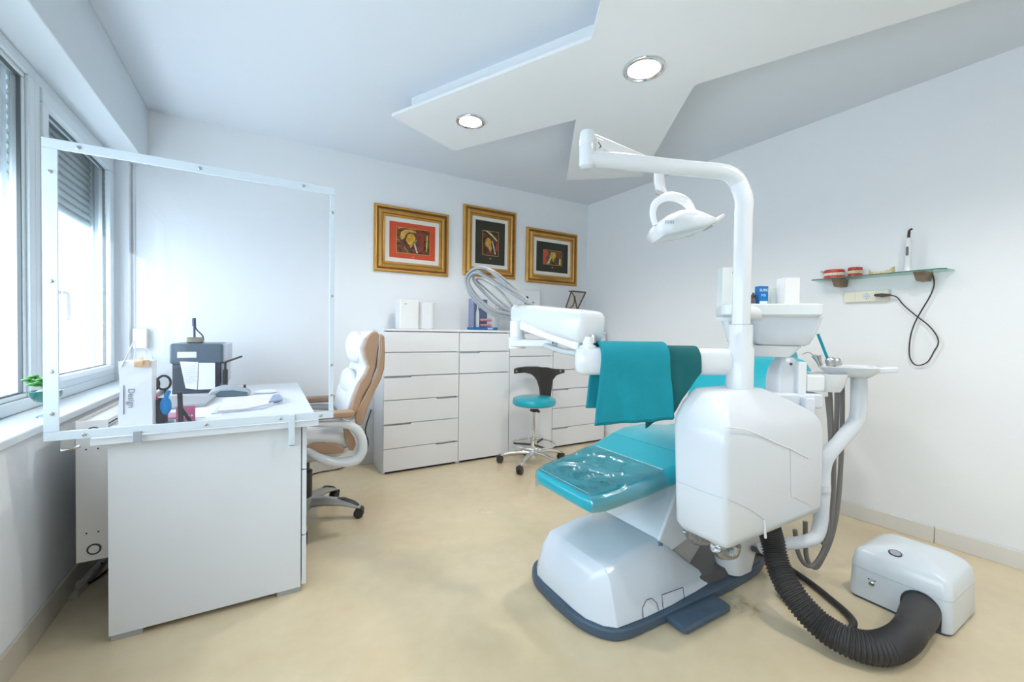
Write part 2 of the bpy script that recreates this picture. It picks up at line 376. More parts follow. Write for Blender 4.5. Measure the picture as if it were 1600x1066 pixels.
# ================================================================ cabinets along the back wall
ZT = 1.173; YF = 3.38
def front(bm, x0, x1, z0, z1, notch=None):
    """lacquered front with a finger-pull notch milled into its upper edge: notch=(xa, xb)"""
    y0, y1 = YF - .002, YF + .018; g = .0025 if z1 < .7 else .0035
    x0 += g; x1 -= g; z0 += g; z1 -= g
    if not notch: return bx(bm, x0, x1, y0, y1, z0, z1)
    a, b_ = notch; s = .016; h = .011
    pts = [(x0, z0), (x1, z0), (x1, z1)]
    if b_ < x1 - .01: pts += [(b_ + s * .3, z1), (b_, z1 - h)]
    else: pts[-1] = (x1, z1 - h)
    if a > x0 + .01: pts += [(a, z1 - h), (a - s * .3, z1), (x0, z1)]
    else: pts += [(x0, z1 - h)]
    return prism(bm, [(x, y0, z) for x, z in pts], (0, y1 - y0, 0))
def cabinet(name, label, cat, x0, x1, rows):
    t = thing(name, label, cat, ((x0 + x1) / 2, YF + .17, 0))
    bm = NB(); yb = YB - .004
    bx(bm, x0, x0 + .018, YF + .018, yb, .0, ZT - .018); bx(bm, x1 - .018, x1, YF + .018, yb, .0, ZT - .018)
    bx(bm, x0 + .018, x1 - .018, yb - .01, yb, .02, ZT - .018); bx(bm, x0 + .018, x1 - .018, YF + .03, yb - .01, .018, .036)
    obj('carcass', bm, LACQ, t, bevel=.001)
    obj('top_panel', box(x0, x1, YF - .003, yb, ZT - .018, ZT), LACQ, t, bevel=.0015)
    bm = NB(); bx(bm, x0 + .018, x1 - .018, YF + .03, YF + .04, .03, ZT - .02); obj('recess', bm, LACQ, t)
    for kind, z0, z1, notch in rows:
        bm = NB(); front(bm, x0, x1, z0, z1, notch)
        obj(kind, bm, LACQ, t, bevel=.0012)
    obj('plinth', box(x0 + .01, x1 - .01, YF + .025, YF + .04, 0, .018), DARK, t)
    return t
z6 = [.018, .203, .402, .594, .788, .981, ZT - .024]
def six(x0, x1, l, r):
    ns = [None, (x1 - .20, x1), (x0, x0 + .22), (x1 - .20, x1), (x0, x0 + .22), (x1 - .2, x1)]
    return [('drawer', z6[i], z6[i + 1], ns[i] if i in (0, 1, 2, 3, 4, 5) and ns[i] else None) for i in range(6)]
X0, X1, X2, X3, X4 = .802, 1.447, 1.955, 2.455, 3.150
r1 = six(X0, X1, 1, 1)
r1 = [('drawer', z6[0], z6[1], (X1 - .20, X1)), ('drawer', z6[1], z6[2], (X0, X0 + .22)), ('drawer', z6[2], z6[3], (X1 - .20, X1)),
      ('drawer', z6[3], z6[4], (X0, X0 + .22)), ('drawer', z6[4], z6[5], None), ('drawer', z6[5], z6[6], None)]
cabinet('chest_of_drawers', 'white chest of six drawers nearest the beige office chair', 'chest of drawers', X0, X1, r1)
cabinet('cupboard', 'white cupboard with two drawers over a tall door beside the left chest', 'cupboard', X1, X2,
        [('door', .018, .788, None), ('drawer', .788, .981, (X1, X1 + .2)), ('drawer', .981, ZT - .024, None)])
cabinet('cupboard', 'white cupboard with one long door right behind the teal stool', 'cupboard', X2, X3,
        [('door', .018, .93, None), ('drawer', .93, ZT - .024, None)])
cabinet('chest_of_drawers', 'white chest of six drawers in the far right corner behind the towels', 'chest of drawers', X3, X4,
        [('drawer', z6[i], z6[i + 1], (X3, X3 + .2) if i % 2 == 0 else None) for i in range(6)])
# ---- things on the cabinets
WB = mat('white_card', (.80, .80, .79), .5, noise=.02)
def rod_box(name, x0, x1, y0, y1, h, label, cat, m=WB, r=.02, group=None):
    bm = NB(); slab(bm, x0, x1, y0, y1, ZT, ZT + h, r, .003); return single(name, bm, m, label, cat, group=group)
t = thing('paper_towel_dispenser', 'square white box with a small grey mark on the left chest', 'dispenser', (1.03, 3.55, ZT))
bm = NB(); slab(bm, .95, 1.115, 3.47, 3.62, ZT, ZT + .245, .012, .004); obj('body', bm, WB, t)
bm = NB(); bx(bm, .985, 1.01, 3.4685, 3.4705, ZT + .205, ZT + .212); obj('mark', bm, mat('mark_grey', (.45, .47, .47), .5), t)
bm = NB(); slab(bm, 1.125, 1.275, 3.50, 3.64, ZT, ZT + .235, .05, .006)
single('white_canister', bm, WHITE, 'rounded white canister beside the square white box on the left chest', 'canister')
# toothbrush display stand
t = thing('toothbrush_display', 'blue toothbrush display stand with clear cover on the cupboard top', 'display stand', (1.74, 3.52, ZT))
BL = mat('display_blue', (.01, .13, .33), .3, noise=.05); BLD = mat('display_navy', (.05, .10, .22), .35, noise=.15, nscale=25)
obj('base', box(1.60, 1.86, 3.44, 3.56, ZT, ZT + .028), BL, t, bevel=.004)
obj('back_card', box(1.62, 1.80, 3.545, 3.555, ZT + .028, ZT + .29), BLD, t, bevel=.002)
bm = NB(); bx(bm, 1.61, 1.625, 3.46, 3.555, ZT + .028, ZT + .29); obj('side_card', bm, mat('display_lilac', (.22, .26, .44), .3, noise=.1), t)
bm = NB(); lathe(bm, [(.017, 0), (.018, .06), (.017, .13), (.007, .17), (.005, .24), (.008, .245), (.008, .262), (.003, .264)], (1.675, 3.50, ZT + .028), 20)
obj('toothbrush', bm, WHITE, t)
bm = NB(); bx(bm, 1.61, 1.86, 3.455, 3.457, ZT + .028, ZT + .285); obj('clear_cover', bm, ACRYL, t)
bm = NB()
for sgn, zz in ((1, .045), (-1, .095)):
    tube(bm, [(1.765 + .05 * math.cos(a), 3.51 + .035 * math.sin(a), ZT + zz) for a in [math.radians(q) for q in range(180, 361, 20)]], .013, 10)
obj('jaw_model', bm, mat('gum_pink', (.62, .22, .28), .35, noise=.3, nscale=60), t)
text('FLOSS', .02, WHITE, t, (1.77, 3.439, ZT + .014), (PI / 2, 0, 0)) if False else None
bm = NB()
for k in range(5): bx(bm, 1.755 + k * .011, 1.762 + k * .011, 3.438, 3.4402, ZT + .009, ZT + .02)
obj('base_lettering', bm, WHITE, t)
bm = NB()
for k in range(4): bx(bm, 1.71 + k * .02, 1.722 + k * .02, 3.5435, 3.5452, ZT + .205, ZT + .215)
obj('card_lettering', bm, mat('pale_print', (.5, .62, .75), .5), t)
# clear acrylic stand beside it
t = thing('acrylic_holder', 'clear acrylic leaflet holder between the toothbrush display and the unit', 'holder', (1.97, 3.52, ZT))
bm = NB(); bx(bm, 1.88, 2.06, 3.47, 3.474, ZT, ZT + .21); bx(bm, 1.88, 2.06, 3.53, 3.534, ZT, ZT + .24); obj('panes', bm, thin_glass('cloudy_acrylic', (.9, .92, .93), base=.12), t)
bm = NB(); bx(bm, 1.88, 2.06, 3.474, 3.53, ZT, ZT + .006); bx(bm, 1.965, 1.972, 3.474, 3.53, ZT, ZT + .05); obj('tray', bm, ACRYL, t)
# white wall unit with a dark knob and display
c = PY(825, 480, YB - .03)
t = thing('wall_control_unit', 'white wall unit with round black knob behind the delivery head', 'control unit', (c.x, YB, 1.27))
bm = NB(); bx(bm, c.x - .13, c.x + .13, YB - .07, YB, 1.27, 1.60); obj('body', bm, WHITE, t, bevel=.008)
p = PY(823, 465.5, YB - .07); bm = NB(); lathe(bm, [(.016, 0), (.016, .008), (.010, .011), (.002, .011)], p, 20, axis=(0, -1, 0)); obj('knob', bm, BLACKP, t)
p = PY(827, 474, YB - .07); bm = NB(); bx(bm, p.x - .06, p.x + .06, YB - .073, YB - .07, p.z - .028, p.z + .014); obj('display', bm, mat('grey_display', (.2, .2, .2), .3, noise=.4, nscale=60), t)
# folding case with compass-like round inlay
c = PZ(905, 484, ZT + .03); c = PY(905, 486, 3.50)
t = thing('brown_case', 'open brown framed case with glass lid on the far right chest', 'case', (c.x, 3.50, ZT))
BRM = mat('bronze_frame', (.13, .09, .06), .4, metal=.3, noise=.15)
bm = NB(); slab(bm, c.x - .19, c.x + .20, 3.42, 3.60, ZT, 1.355, .02, .004); obj('white_base', bm, WHITE, t)
lidA = [PY(884, 481, 3.5), PY(902, 484, 3.5), PY(915, 457, 3.5), PY(893, 455, 3.5)]
bm = NB()
for i in range(4): tube(bm, [lidA[i], lidA[(i + 1) % 4]], .008, 6, smooth=False)
tube(bm, [lidA[1], lidA[1] * .5 + lidA[3] * .5 + V((.0, 0, .05))], .007, 6, smooth=False)
arc = [lidA[0].lerp(lidA[1], .25 + .5 * 0) + V((.075 * math.sin(a), 0, .09 - .09 * math.cos(a))) for a in [math.radians(q) for q in range(0, 181, 20)]]
tube(bm, arc, .006, 6); obj('lid_frame', bm, BRM, t)
bm = NB(); bm.faces.new([bm.verts.new(p + V((0, .004, 0))) for p in lidA]); obj('lid_glass', bm, thin_glass('amber_glass', (.80, .72, .64), base=.1), t)
a, b_ = PY(901, 485, 3.5), PY(924, 489, 3.5); bm = NB(); bx(bm, a.x, b_.x, 3.45, 3.56, 1.355, 1.375); obj('tray', bm, BRM, t, bevel=.003)
# ================================================================ framed pictures
GOLD = mat('gold_leaf', (.62, .33, .08), .32, metal=.75, noise=.22, nscale=12, bump=.1)
GOLDD = mat('antique_gold', (.28, .13, .04), .4, metal=.6, noise=.2, nscale=12)
MATB = mat('ivory_mount', (.80, .76, .70), .8, noise=.02)
def paint(name, cols, seed, scale):
    m, nt, b = nodes(name); tc = nt.nodes.new('ShaderNodeTexCoord'); mp = nt.nodes.new('ShaderNodeMapping'); mp.inputs['Location'].default_value = (seed, seed * 2, 0)
    n = nt.nodes.new('ShaderNodeTexNoise'); n.inputs['Scale'].default_value = scale; n.inputs['Detail'].default_value = 6; n.inputs['Distortion'].default_value = 1.5
    nt.links.new(tc.outputs['Object'], mp.inputs[0]); nt.links.new(mp.outputs[0], n.inputs[0])
    r = nt.nodes.new('ShaderNodeValToRGB'); r.color_ramp.elements.remove(r.color_ramp.elements[0])
    for i, (p, c) in enumerate(cols):
        e = r.color_ramp.elements[0] if i == 0 else r.color_ramp.elements.new(p); e.position = p; e.color = (*c, 1)
    nt.links.new(n.outputs['Fac'], r.inputs[0]); nt.links.new(r.outputs[0], b.inputs['Base Color']); b.inputs['Roughness'].default_value = .45
    return m
DK = (.012, .014, .008)
def picture(x0, x1, z0, z1, label, passe, art, in_w, band, blobs):
    cx, cz = (x0 + x1) / 2, (z0 + z1) / 2
    t = thing('framed_picture', label, 'picture', (cx, YB - .01, z0), group='gold framed pictures on the back wall')
    y = YB - .002; prof = [(0, 0), (0, .018), (.010, .030), (.022, .030), (.030, .020), (.040, .024), (.058, .038), (.070, .030), (.076, .020), (.088, .022), (.094, .012)]
    def ring(d, h): return [V((x0 + d, y - h, z0 + d)), V((x1 - d, y - h, z0 + d)), V((x1 - d, y - h, z1 - d)), V((x0 + d, y - h, z1 - d))]
    bm = NB()
    rr = [[bm.verts.new(p) for p in ring(d, h)] for d, h in prof]
    for k, (a, b_) in enumerate(zip(rr, rr[1:])):
        for i in range(4):
            f = bm.faces.new((a[i], a[(i + 1) % 4], b_[(i + 1) % 4], b_[i])); f.material_index = 1 if k in (3, 4, 7) else 0
    bm.faces.new(rr[0][::-1])
    obj('frame', bm, [GOLD, GOLDD], t, ang=25)
    d = .094
    obj('mount', box(x0 + d - .004, x1 - d + .004, y - .010, y - .004, z0 + d - .004, z1 - d + .004), MATB, t)
    d += in_w
    obj('painted_ground', box(x0 + d, x1 - d, y - .013, y - .010, z0 + d, z1 - d), passe, t)
    u0, u1, v0, v1 = band; W, Hh = x1 - x0 - 2 * d, z1 - z0 - 2 * d
    ax0, ax1, az0, az1 = x0 + d + u0 * W, x0 + d + u1 * W, z0 + d + v0 * Hh, z0 + d + v1 * Hh
    obj('painting', box(ax0, ax1, y - .0145, y - .013, az0, az1), art, t)
    bm = NB(); e = .004
    for q in ((ax0, ax1, az0, az0 + e), (ax0, ax1, az1 - e, az1), (ax0, ax0 + e, az0, az1), (ax1 - e, ax1, az0, az1)):
        bx(bm, q[0], q[1], y - .0158, y - .0145, q[2], q[3])
    sx, sz = (ax0 + ax1) / 2, az0 - .028
    prism(bm, [(sx - .012, y - .014, sz), (sx, y - .014, sz - .008), (sx + .012, y - .014, sz), (sx, y - .014, sz + .008)], (0, -.002, 0))
    obj('gilt_line', bm, GOLD, t)
    # free brush marks lying on the painting
    for (nm, col, pts) in blobs:
        bm = NB(); P = [(ax0 + u * (ax1 - ax0), y - .0145, az0 + v * (az1 - az0)) for u, v in pts]
        prism(bm, P, (0, -.0012, 0)); obj(nm, bm, mat(nm, col, .5, noise=.85, nscale=28), t)
    return t
ORR = mat('vermilion_ground', (.60, .07, .02), .6, noise=.15, nscale=6); OLV = mat('olive_ground', (.028, .026, .014), .6, noise=.25, nscale=5)
face1 = [(.30, .62), (.34, .75), (.42, .80), (.50, .78), (.56, .66), (.54, .52), (.49, .44), (.46, .30), (.42, .22), (.38, .34), (.31, .44), (.28, .52)]
hair1 = [(.10, .62), (.14, .82), (.26, .93), (.42, .96), (.55, .90), (.60, .84), (.48, .86), (.36, .84), (.28, .74), (.24, .60), (.16, .52)]
red1 = [(.60, .12), (.62, .80), (.72, .88), (.82, .80), (.80, .10)]
picture(.79, 1.472, 1.672, 2.252, 'landscape gold framed picture with vermilion ground, leftmost of three', ORR,
        paint('painting_warm', [(.30, DK), (.45, (.05, .02, .01)), (.55, (.25, .04, .01)), (.63, (.05, .04, .02)), (.72, (.45, .3, .05))], 3, 14), .038, (.14, .88, .14, .86),
        [('crown_of_flowers', (.75, .32, .05), hair1), ('orange_shape', (.85, .28, .03), face1), ('red_panel', (.22, .03, .015), red1),
         ('pale_stroke', (.6, .6, .5), [(.50, .40), (.55, .44), (.64, .06), (.60, .05)]), ('yellow_stroke', (.7, .6, .05), [(.88, .15), (.90, .82), (.93, .80), (.91, .15)])])
picture(1.622, 2.208, 1.702, 2.384, 'portrait gold framed picture with dark olive ground, middle of three', OLV,
        paint('painting_dark', [(.30, DK), (.48, (.03, .02, .01)), (.58, (.2, .03, .02)), (.66, (.04, .03, .01)), (.75, (.5, .4, .08))], 8, 14), .035, (.22, .78, .20, .78),
        [('flower_arc', (.78, .58, .22), [(.05, .95), (.22, .97), (.45, .86), (.70, .72), (.92, .60), (.90, .68), (.65, .84), (.40, .96), (.2, .99)]),
         ('orange_shape', (.80, .30, .04), [(.18, .48), (.22, .64), (.34, .72), (.48, .68), (.56, .54), (.52, .42), (.60, .28), (.48, .12), (.44, .22), (.36, .32), (.22, .36)]),
         ('pale_stroke', (.6, .55, .40), [(.58, .62), (.64, .60), (.84, .10), (.76, .08)]), ('red_panel', (.35, .04, .03), [(.80, .25), (.84, .56), (.96, .50), (.95, .22)])])
picture(2.338, 3.012, 1.690, 2.266, 'landscape gold framed picture with dark olive ground, rightmost of three', OLV,
        paint('painting_mixed', [(.30, DK), (.46, (.05, .03, .02)), (.56, (.28, .06, .02)), (.64, (.06, .06, .03)), (.74, (.5, .45, .2))], 13, 14), .035, (.20, .80, .24, .74),
        [('red_panel', (.55, .07, .03), [(.03, .05), (.03, .95), (.22, .95), (.30, .80), (.14, .45), (.18, .08)]),
         ('veil', (.50, .42, .18), [(.18, .05), (.34, .45), (.42, .90), (.52, .88), (.44, .50), (.34, .08)]),
         ('orange_shape', (.88, .36, .03), [(.42, .56), (.46, .82), (.56, .92), (.66, .84), (.68, .60), (.60, .44), (.54, .18), (.48, .36)]),
         ('yellow_stroke', (.60, .55, .08), [(.84, .06), (.86, .50), (.94, .46), (.93, .06)])])
# ================================================================ desk
ZD = .762
t = thing('desk', 'white desk under the window with drawers facing the office chair', 'desk', (-.2, 2.7, 0))
bm = NB(); bx(bm, -.53, .195, 1.985, 3.45, ZD - .026, ZD); obj('desk_top', bm, LAM, t, bevel=.002)
obj('side_panel', box(-.495, .130, 2.03, 2.048, .022, ZD - .026), LAM, t, bevel=.0015)
bm = NB(); bx(bm, -.495, -.477, 2.048, 3.40, .022, ZD - .026); obj('back_panel', bm, LAM, t)
bm = NB(); bx(bm, -.477, .125, 2.42, 2.438, .022, ZD - .026); bx(bm, -.477, .125, 2.048, 2.42, .022, .04); obj('pedestal', bm, LAM, t); obj('far_side_panel', box(-.477, .14, 3.40, 3.42, .022, ZD - .026), LAM, t)
for z0, z1 in ((.03, .245), (.252, .535), (.542, ZD - .032)):
    obj('drawer', box(.134, .152, 2.032, 2.436, z0, z1), LAM, t, bevel=.0015)
for x, y in ((-.445, 2.05), (.085, 2.05), (-.445, 3.38), (.085, 3.38)):
    obj('foot', box(x - .045, x + .045, y - .015, y + .02, 0, .022), mat('silver_foot', (.45, .47, .5), .4, metal=.3), t, bevel=.001)
# ---- acrylic sneeze guard clamped to the desk edge
YS = 1.978
t = thing('acrylic_screen', 'clear acrylic sneeze guard with bolted clear frame on desk edge', 'screen', (-.2, YS, .75))
BARM = mat('frosted_acrylic_bar', (.68, .77, .84), .2, noise=.02)
x0, x1, z0, z1 = -.638, .252, .768, 1.770; wv = .034
bm = NB(); bx(bm, x0 + .01, x1 - .01, YS - .0015, YS + .0015, z0 + .01, z1 - .01); obj('clear_pane', bm, ACRYL, t)
for q in ((x0, x0 + .037, z0 + .0305, z1 - .0325), (x1 - .019, x1, z0 + .0305, z1 - .0325), (x0, x1, z1 - .032, z1), (x0, x1, z0, z0 + .030)):
    obj('frame_bar', box(q[0], q[1], YS - .009, YS - .0015, q[2], q[3]), BARM, t, bevel=.001)
bolts = [(x0 + .02, 1.66), (x0 + .02, 1.30), (x0 + .02, 1.0), (x0 + .02, .86), (-.55, z1 - .016), (-.22, z1 - .016), (.13, z1 - .016),
         (x1 - .0095, 1.66), (x1 - .0095, 1.30), (x1 - .0095, 1.0), (x1 - .0095, .87), (-.54, z0 + .014), (-.20, z0 + .014), (.05, z0 + .014), (.2, z0 + .014)]
for x, z in bolts:
    bm = NB(); lathe(bm, [(.006, 0), (.006, .003), (.004, .005), (.001, .005)], (x, YS - .009, z), 10, axis=(0, -1, 0)); obj('bolt', bm, STEEL, t)
for x in (.09,):
    bm = NB(); bx(bm, x - .011, x + .011, YS - .018, YS - .009, .665, z0 + .028); bx(bm, x - .011, x + .011, YS - .018, YS + .03, .66, .672)
    k = obj('clamp', bm, BARM, t, bevel=.002)
    bm = NB(); lathe(bm, [(.005, 0), (.005, .07), (.009, .07), (.009, .078)], (x, YS + .022, .656), 12); obj('clamp_screw', bm, STEEL, k)
bm = NB(); x = -.40; bx(bm, x - .011, x + .011, YS - .018, YS - .009, .74, z0 + .01)
obj('clamp', bm, mat('grey_clamp', (.35, .38, .42), .4), t)
bm = NB(); x = -.585; bx(bm, x - .016, x + .016, YS + .0, YS + .016, .735, z0); k = obj('clamp', bm, STEEL, t, bevel=.002)
bm = NB(); tube(bm, [(x - .016, YS + .008, .73), (x + .03, YS + .008, .738)], .005, 8, smooth=False); obj('clamp_screw', bm, CHROME, k)
# ---- things on the desk -------------------------------------------------
# printer
t = thing('printer', 'dark grey multifunction printer with a white label at back of desk', 'printer', (-.32, 3.2, ZD))
PRM = mat('printer_blue_grey', (.10, .14, .18), .35, noise=.12, nscale=5); PRD = mat('printer_dark', (.07, .085, .11), .45, noise=.1); PRL = mat('printer_light', (.55, .56, .62), .4)
yp = 3.10
def pr(px, py, y=yp): return PY(px, py, y)
a, b_ = pr(264, 537), pr(348, 568)
bm = NB(); bx(bm, a.x, b_.x, yp, yp + .36, b_.z, a.z); obj('scanner_unit', bm, PRM, t, bevel=.015, seg=3)
bm = NB(); bx(bm, b_.x - .005, b_.x + .028, yp + .02, yp + .35, b_.z + .005, a.z - .002); obj('side_cap', bm, PRL, t, bevel=.006)
c = pr(268, 612); d_ = pr(340, 606)
bm = NB(); bx(bm, c.x, c.x + .085, yp + .02, yp + .34, ZD, b_.z); bx(bm, d_.x - .03, d_.x + .012, yp + .02, yp + .34, ZD, b_.z); bx(bm, c.x, d_.x, yp + .16, yp + .34, ZD, b_.z)
bx(bm, c.x, d_.x + .03, yp + .01, yp + .34, ZD, ZD + .02)
obj('body', bm, PRD, t, bevel=.004)
bm = NB(); bx(bm, d_.x + .012, d_.x + .045, yp + .04, yp + .34, ZD + .05, b_.z); obj('side_panel', bm, PRL, t, bevel=.004)
e0, e1 = pr(277, 550), pr(307, 559)
obj('label_sticker', box(e0.x, e1.x, yp - .002, yp, e1.z, e0.z), PAPER, t)
bm = NB(); p = pr(352, 566); q = pr(378, 557, yp + .05); tube(bm, [p, q], .006, 8, smooth=False); tube(bm, [p, p + V((0, 0, -.12))], .006, 8, smooth=False); obj('paper_support', bm, BLACKP, t)
bm = NB(); m_ = align(pr(352, 590), pr(352, 590) + V((1, 0, 0))); bx(bm, -.012, .012, 0, .04, -.04, .05, mtx=m_); obj('rear_latch', bm, BROWNB, t, bevel=.006)
# two printed sheets standing in the printer opening
def sheet(pts, label, group=None, th=.0012, name='paper_sheet', m=PAPER):
    bm = NB(); P = [V(p) for p in pts]; nrm = (P[1] - P[0]).cross(P[2] - P[0]).normalized() * th; prism(bm, P, nrm)
    return single(name, bm, m, label, 'paper', group=group)
t = thing('paper_sheet', 'printed sheet propped against the printer, the left one', 'paper', pr(299, 609, yp - .05))
P = [pr(281, 565, yp - .002), pr(310, 566, yp - .002), pr(308, 609, yp - .052), pr(290, 607, yp - .052)]; bm = NB(); prism(bm, P, V((0, -.0012, 0))); obj('sheet', bm, PAPER, t)
sheet([pr(311, 567, yp - .004), pr(336, 567, yp - .004), pr(336, 608, yp - .052), pr(309, 609, yp - .052)], 'plain sheet propped against the printer, the right one')
bm = NB()
for k in range(9):
    a0 = pr(287, 573 + k * 3.2, yp - .004 - .05 * (k * 3.2 + 8) / 44); bx(bm, a0.x, a0.x + .06 + .02 * math.sin(k * 3), a0.y - .003, a0.y - .002, a0.z - .0012, a0.z)
obj('printed_lines', bm, mat('faint_ink', (.45, .5, .62), .7), t)
# router with antenna on the printer
a, b_ = pr(292, 529, 3.2), pr(318, 536, 3.2); ztop = pr(264, 537).z
t = thing('network_router', 'small router with upright antenna on top of the printer', 'router', ((a.x + b_.x) / 2, 3.2, ztop))
bm = NB(); slab(bm, a.x, b_.x, 3.17, 3.25, ztop + .001, ztop + .036, .008, .006); obj('body', bm, mat('router_metal', (.30, .27, .20), .3, metal=.4, noise=.3, nscale=30), t)
bm = NB(); p = pr(304, 531, 3.2); q = pr(303, 497, 3.2); tube(bm, [p, p.lerp(q, .7)], .006, 8, smooth=False); tube(bm, [p.lerp(q, .62), q], .010, 8, smooth=False); obj('antenna', bm, mat('antenna_navy', (.05, .06, .12), .4), t)
bm = NB(); tube(bm, [p.lerp(q, .7), pr(308, 516, 3.2), pr(316, 524, 3.2), pr(318, 531, 3.21)], .004, 8); obj('cable', bm, mat('cable_navy', (.05, .06, .12), .4), t)
# notebook computer stack under the printer front
def flat(pts, h, z=ZD):
    return prism(NB(), [V((*PZ(*p, z).to_2d(), z)) for p in pts], (0, 0, h))
single('closed_laptop', flat([(255, 640), (322, 636), (338, 622), (262, 624)], .018, ZD + .002), mat('laptop_grey', (.38, .38, .40), .4), 'flat grey closed laptop in front of the printer', 'laptop', bevel=.004)
# paper stack
sheet([PZ(320, 632, ZD + .002), PZ(360, 628, ZD + .002), PZ(345, 652, ZD + .002), PZ(272, 652, ZD + .002)], 'white paper lying between the laptop and the pink cards')
single('paper_sheet', flat([(330, 648), (412, 639), (442, 628), (438, 619), (352, 627)], .006, ZD + .001), mat('blueish_paper', (.62, .70, .84), .7), 'bluish folded leaflet under the magazine on the desk', 'paper')
single('magazine', flat([(340, 644), (385, 640), (428, 631), (425, 617), (350, 624)], .006, ZD + .008), mat('magazine_print', (.80, .76, .76), .6, noise=.12, nscale=18), 'open magazine with faint orange print on the desk', 'magazine')
single('small_booklet', flat([(420, 630), (442, 626), (437, 618), (427, 619)], .008, ZD + .0145), mat('booklet_blue', (.28, .36, .5), .5), 'small blue-grey booklet at the right end of the magazine', 'booklet')
sheet([PZ(318, 662, ZD + .001), PZ(372, 659, ZD + .001), PZ(360, 650, ZD + .001), PZ(322, 651, ZD + .001)], 'white sheet nearest the screen beside the pink cards')
# card terminal
c = PZ(358, 620, ZD)
t = thing('card_terminal', 'grey card payment terminal beside the printer on the desk', 'card terminal', c)
p, q = PZ(327, 620, ZD), PZ(391, 617, ZD); m_ = align(p, q); L = (q - p).length
sec = lambda z, f: [m_ @ V((x, y, z(x / L) if callable(z) else z)) for x, y in f]
bm = NB(); rings = []
for u, h in ((0, .022), (.08, .045), (.3, .062), (.6, .058), (.85, .045), (1, .025)):
    yy = .045; rings.append([m_ @ V((u * L, -yy, .002)), m_ @ V((u * L, -yy, h * .7)), m_ @ V((u * L, -yy * .7, h)), m_ @ V((u * L, yy * .7, h)), m_ @ V((u * L, yy, h * .7)), m_ @ V((u * L, yy, .002))])
loft(bm, rings); obj('body', bm, mat('terminal_grey', (.40, .44, .48), .4), t, bevel=.005, ang=60)
bm = NB(); rings = []
for u, h in ((.12, .012), (.3, .036), (.6, .036), (.95, .022)):
    rings.append([m_ @ V((u * L, -.048, .002)), m_ @ V((u * L, -.048, h)), m_ @ V((u * L, -.044, h)), m_ @ V((u * L, -.044, .002))])
loft(bm, rings); obj('side_grip', bm, mat('terminal_dark', (.10, .15, .18), .4), t)
bm = NB(); lathe(bm, [(.006, 0), (.007, .01), (.004, .018), (.001, .018)], m_ @ V((L * .86, .0, .044)), 10); obj('stylus_tip', bm, BLACKP, t)
bm = NB(); a0 = PZ(416, 612, ZD + .012)
sphere(bm, a0, .05, 1.25, .55, .28); single('computer_mouse', bm, WHITE, 'white computer mouse near the back right of the desk', 'mouse')
# pen cup with contents
c = V((PZ(247, 664, ZD).x, PZ(247, 664, ZD).y + .03, ZD))
t = thing('pen_cup', 'dark mesh pen cup beside the paper bag', 'pen cup', c)
bm = NB(); lathe(bm, [(.001, .003), (.025, .003), (.026, .0), (.028, .10), (.026, .10), (.024, .006), (.001, .006)], c, 24); obj('cup', bm, mat('cup_black', (.06, .06, .065), .5), t)
p = c + V((-.008, 0, .03)); bm = NB(); tube(bm, [p, p + V((-.01, 0, .12))], .006, 8, smooth=False); sphere(bm, p + V((-.012, -.01, .075)), .016, 1, 1, 1.3)
single('pink_marker', bm, mat('hot_pink', (.8, .06, .22), .4), 'hot pink capped marker in the pen cup', 'marker', loc=p)
p = c + V((.012, .005, .01)); bm = NB(); tube(bm, [p, p + V((.005, 0, .13))], .0035, 6, smooth=False)
ringp = [p + V((.0 + .022 * math.cos(a), 0, .155 + .028 * math.sin(a))) for a in [math.radians(q) for q in range(-90, 271, 24)]]
tube(bm, ringp, .0045, 8); ringp = [p + V((-.035 + .018 * math.cos(a), .01, .150 + .026 * math.sin(a))) for a in [math.radians(q) for q in range(-90, 271, 24)]]; tube(bm, ringp, .0045, 8)
single('scissors', bm, mat('scissor_black', (.03, .03, .04), .4), 'black handled scissors standing in the pen cup', 'scissors', loc=p)
p = c + V((.018, -.012, .02)); bm = NB(); tube(bm, [p, p + V((.012, 0, .115))], .004, 8, smooth=False)
single('green_pen', bm, mat('green_pen', (.05, .4, .15), .4), 'thin green pen leaning in the pen cup', 'pen', loc=p)
p = PY(259, 634, c.y - .045); bm = NB(); sphere(bm, p, .019, 1.0, .6, 1.9); tube(bm, [p + V((0, 0, .03)), p + V((.01, 0, .06))], .008, 8, smooth=False)
tube(bm, [p + V((-.004, .006, .03)), p + V((-.006, .04, .045))], .004, 6, smooth=False)
single('blue_hand_tool', bm, mat('bright_blue', (.0, .25, .62), .4), 'bright blue hand tool clipped on the rim of the pen cup', 'tool', loc=p - V((0, 0, .05)))
# black easel-like stand with pink cards
p = PY(281, 613, 2.09); base = PZ(284, 664, ZD); 
t = thing('display_stand', 'thin black angled desk stand among the pink cards', 'stand', V((p.x, 2.09, ZD)))
ft = PY(283, 661, 2.09); bk = PY(300, 662, 2.09)
bm = NB(); m_ = align(ft, p, (0, 1, 0)); bx(bm, 0, (p - ft).length, -.008, .008, -.006, .006, mtx=m_); obj('upright', bm, BLACKP, t, bevel=.001)
mid = ft.lerp(p, .52); bm = NB(); m_ = align(bk, mid, (0, 1, 0)); bx(bm, 0, (mid - bk).length, -.006, .006, -.005, .005, mtx=m_); obj('brace', bm, BLACKP, t, bevel=.001)
PK = mat('pink_card', (.62, .16, .28), .5, noise=.1, nscale=40); PK2 = mat('mauve_card', (.35, .18, .28), .5, noise=.2, nscale=60)
a, b_ = PY(275, 636, 2.16), PY(305, 653, 2.16); bm = NB(); bx(bm, a.x, b_.x, 2.16, 2.165, ZD + .001, a.z); t = thing('pink_card', 'upright pink card with white logo behind the black stand', 'card', ((a.x + b_.x) / 2, 2.162, ZD)); obj('card', bm, PK, t)
bm = NB(); k = PY(292, 650, 2.158); 
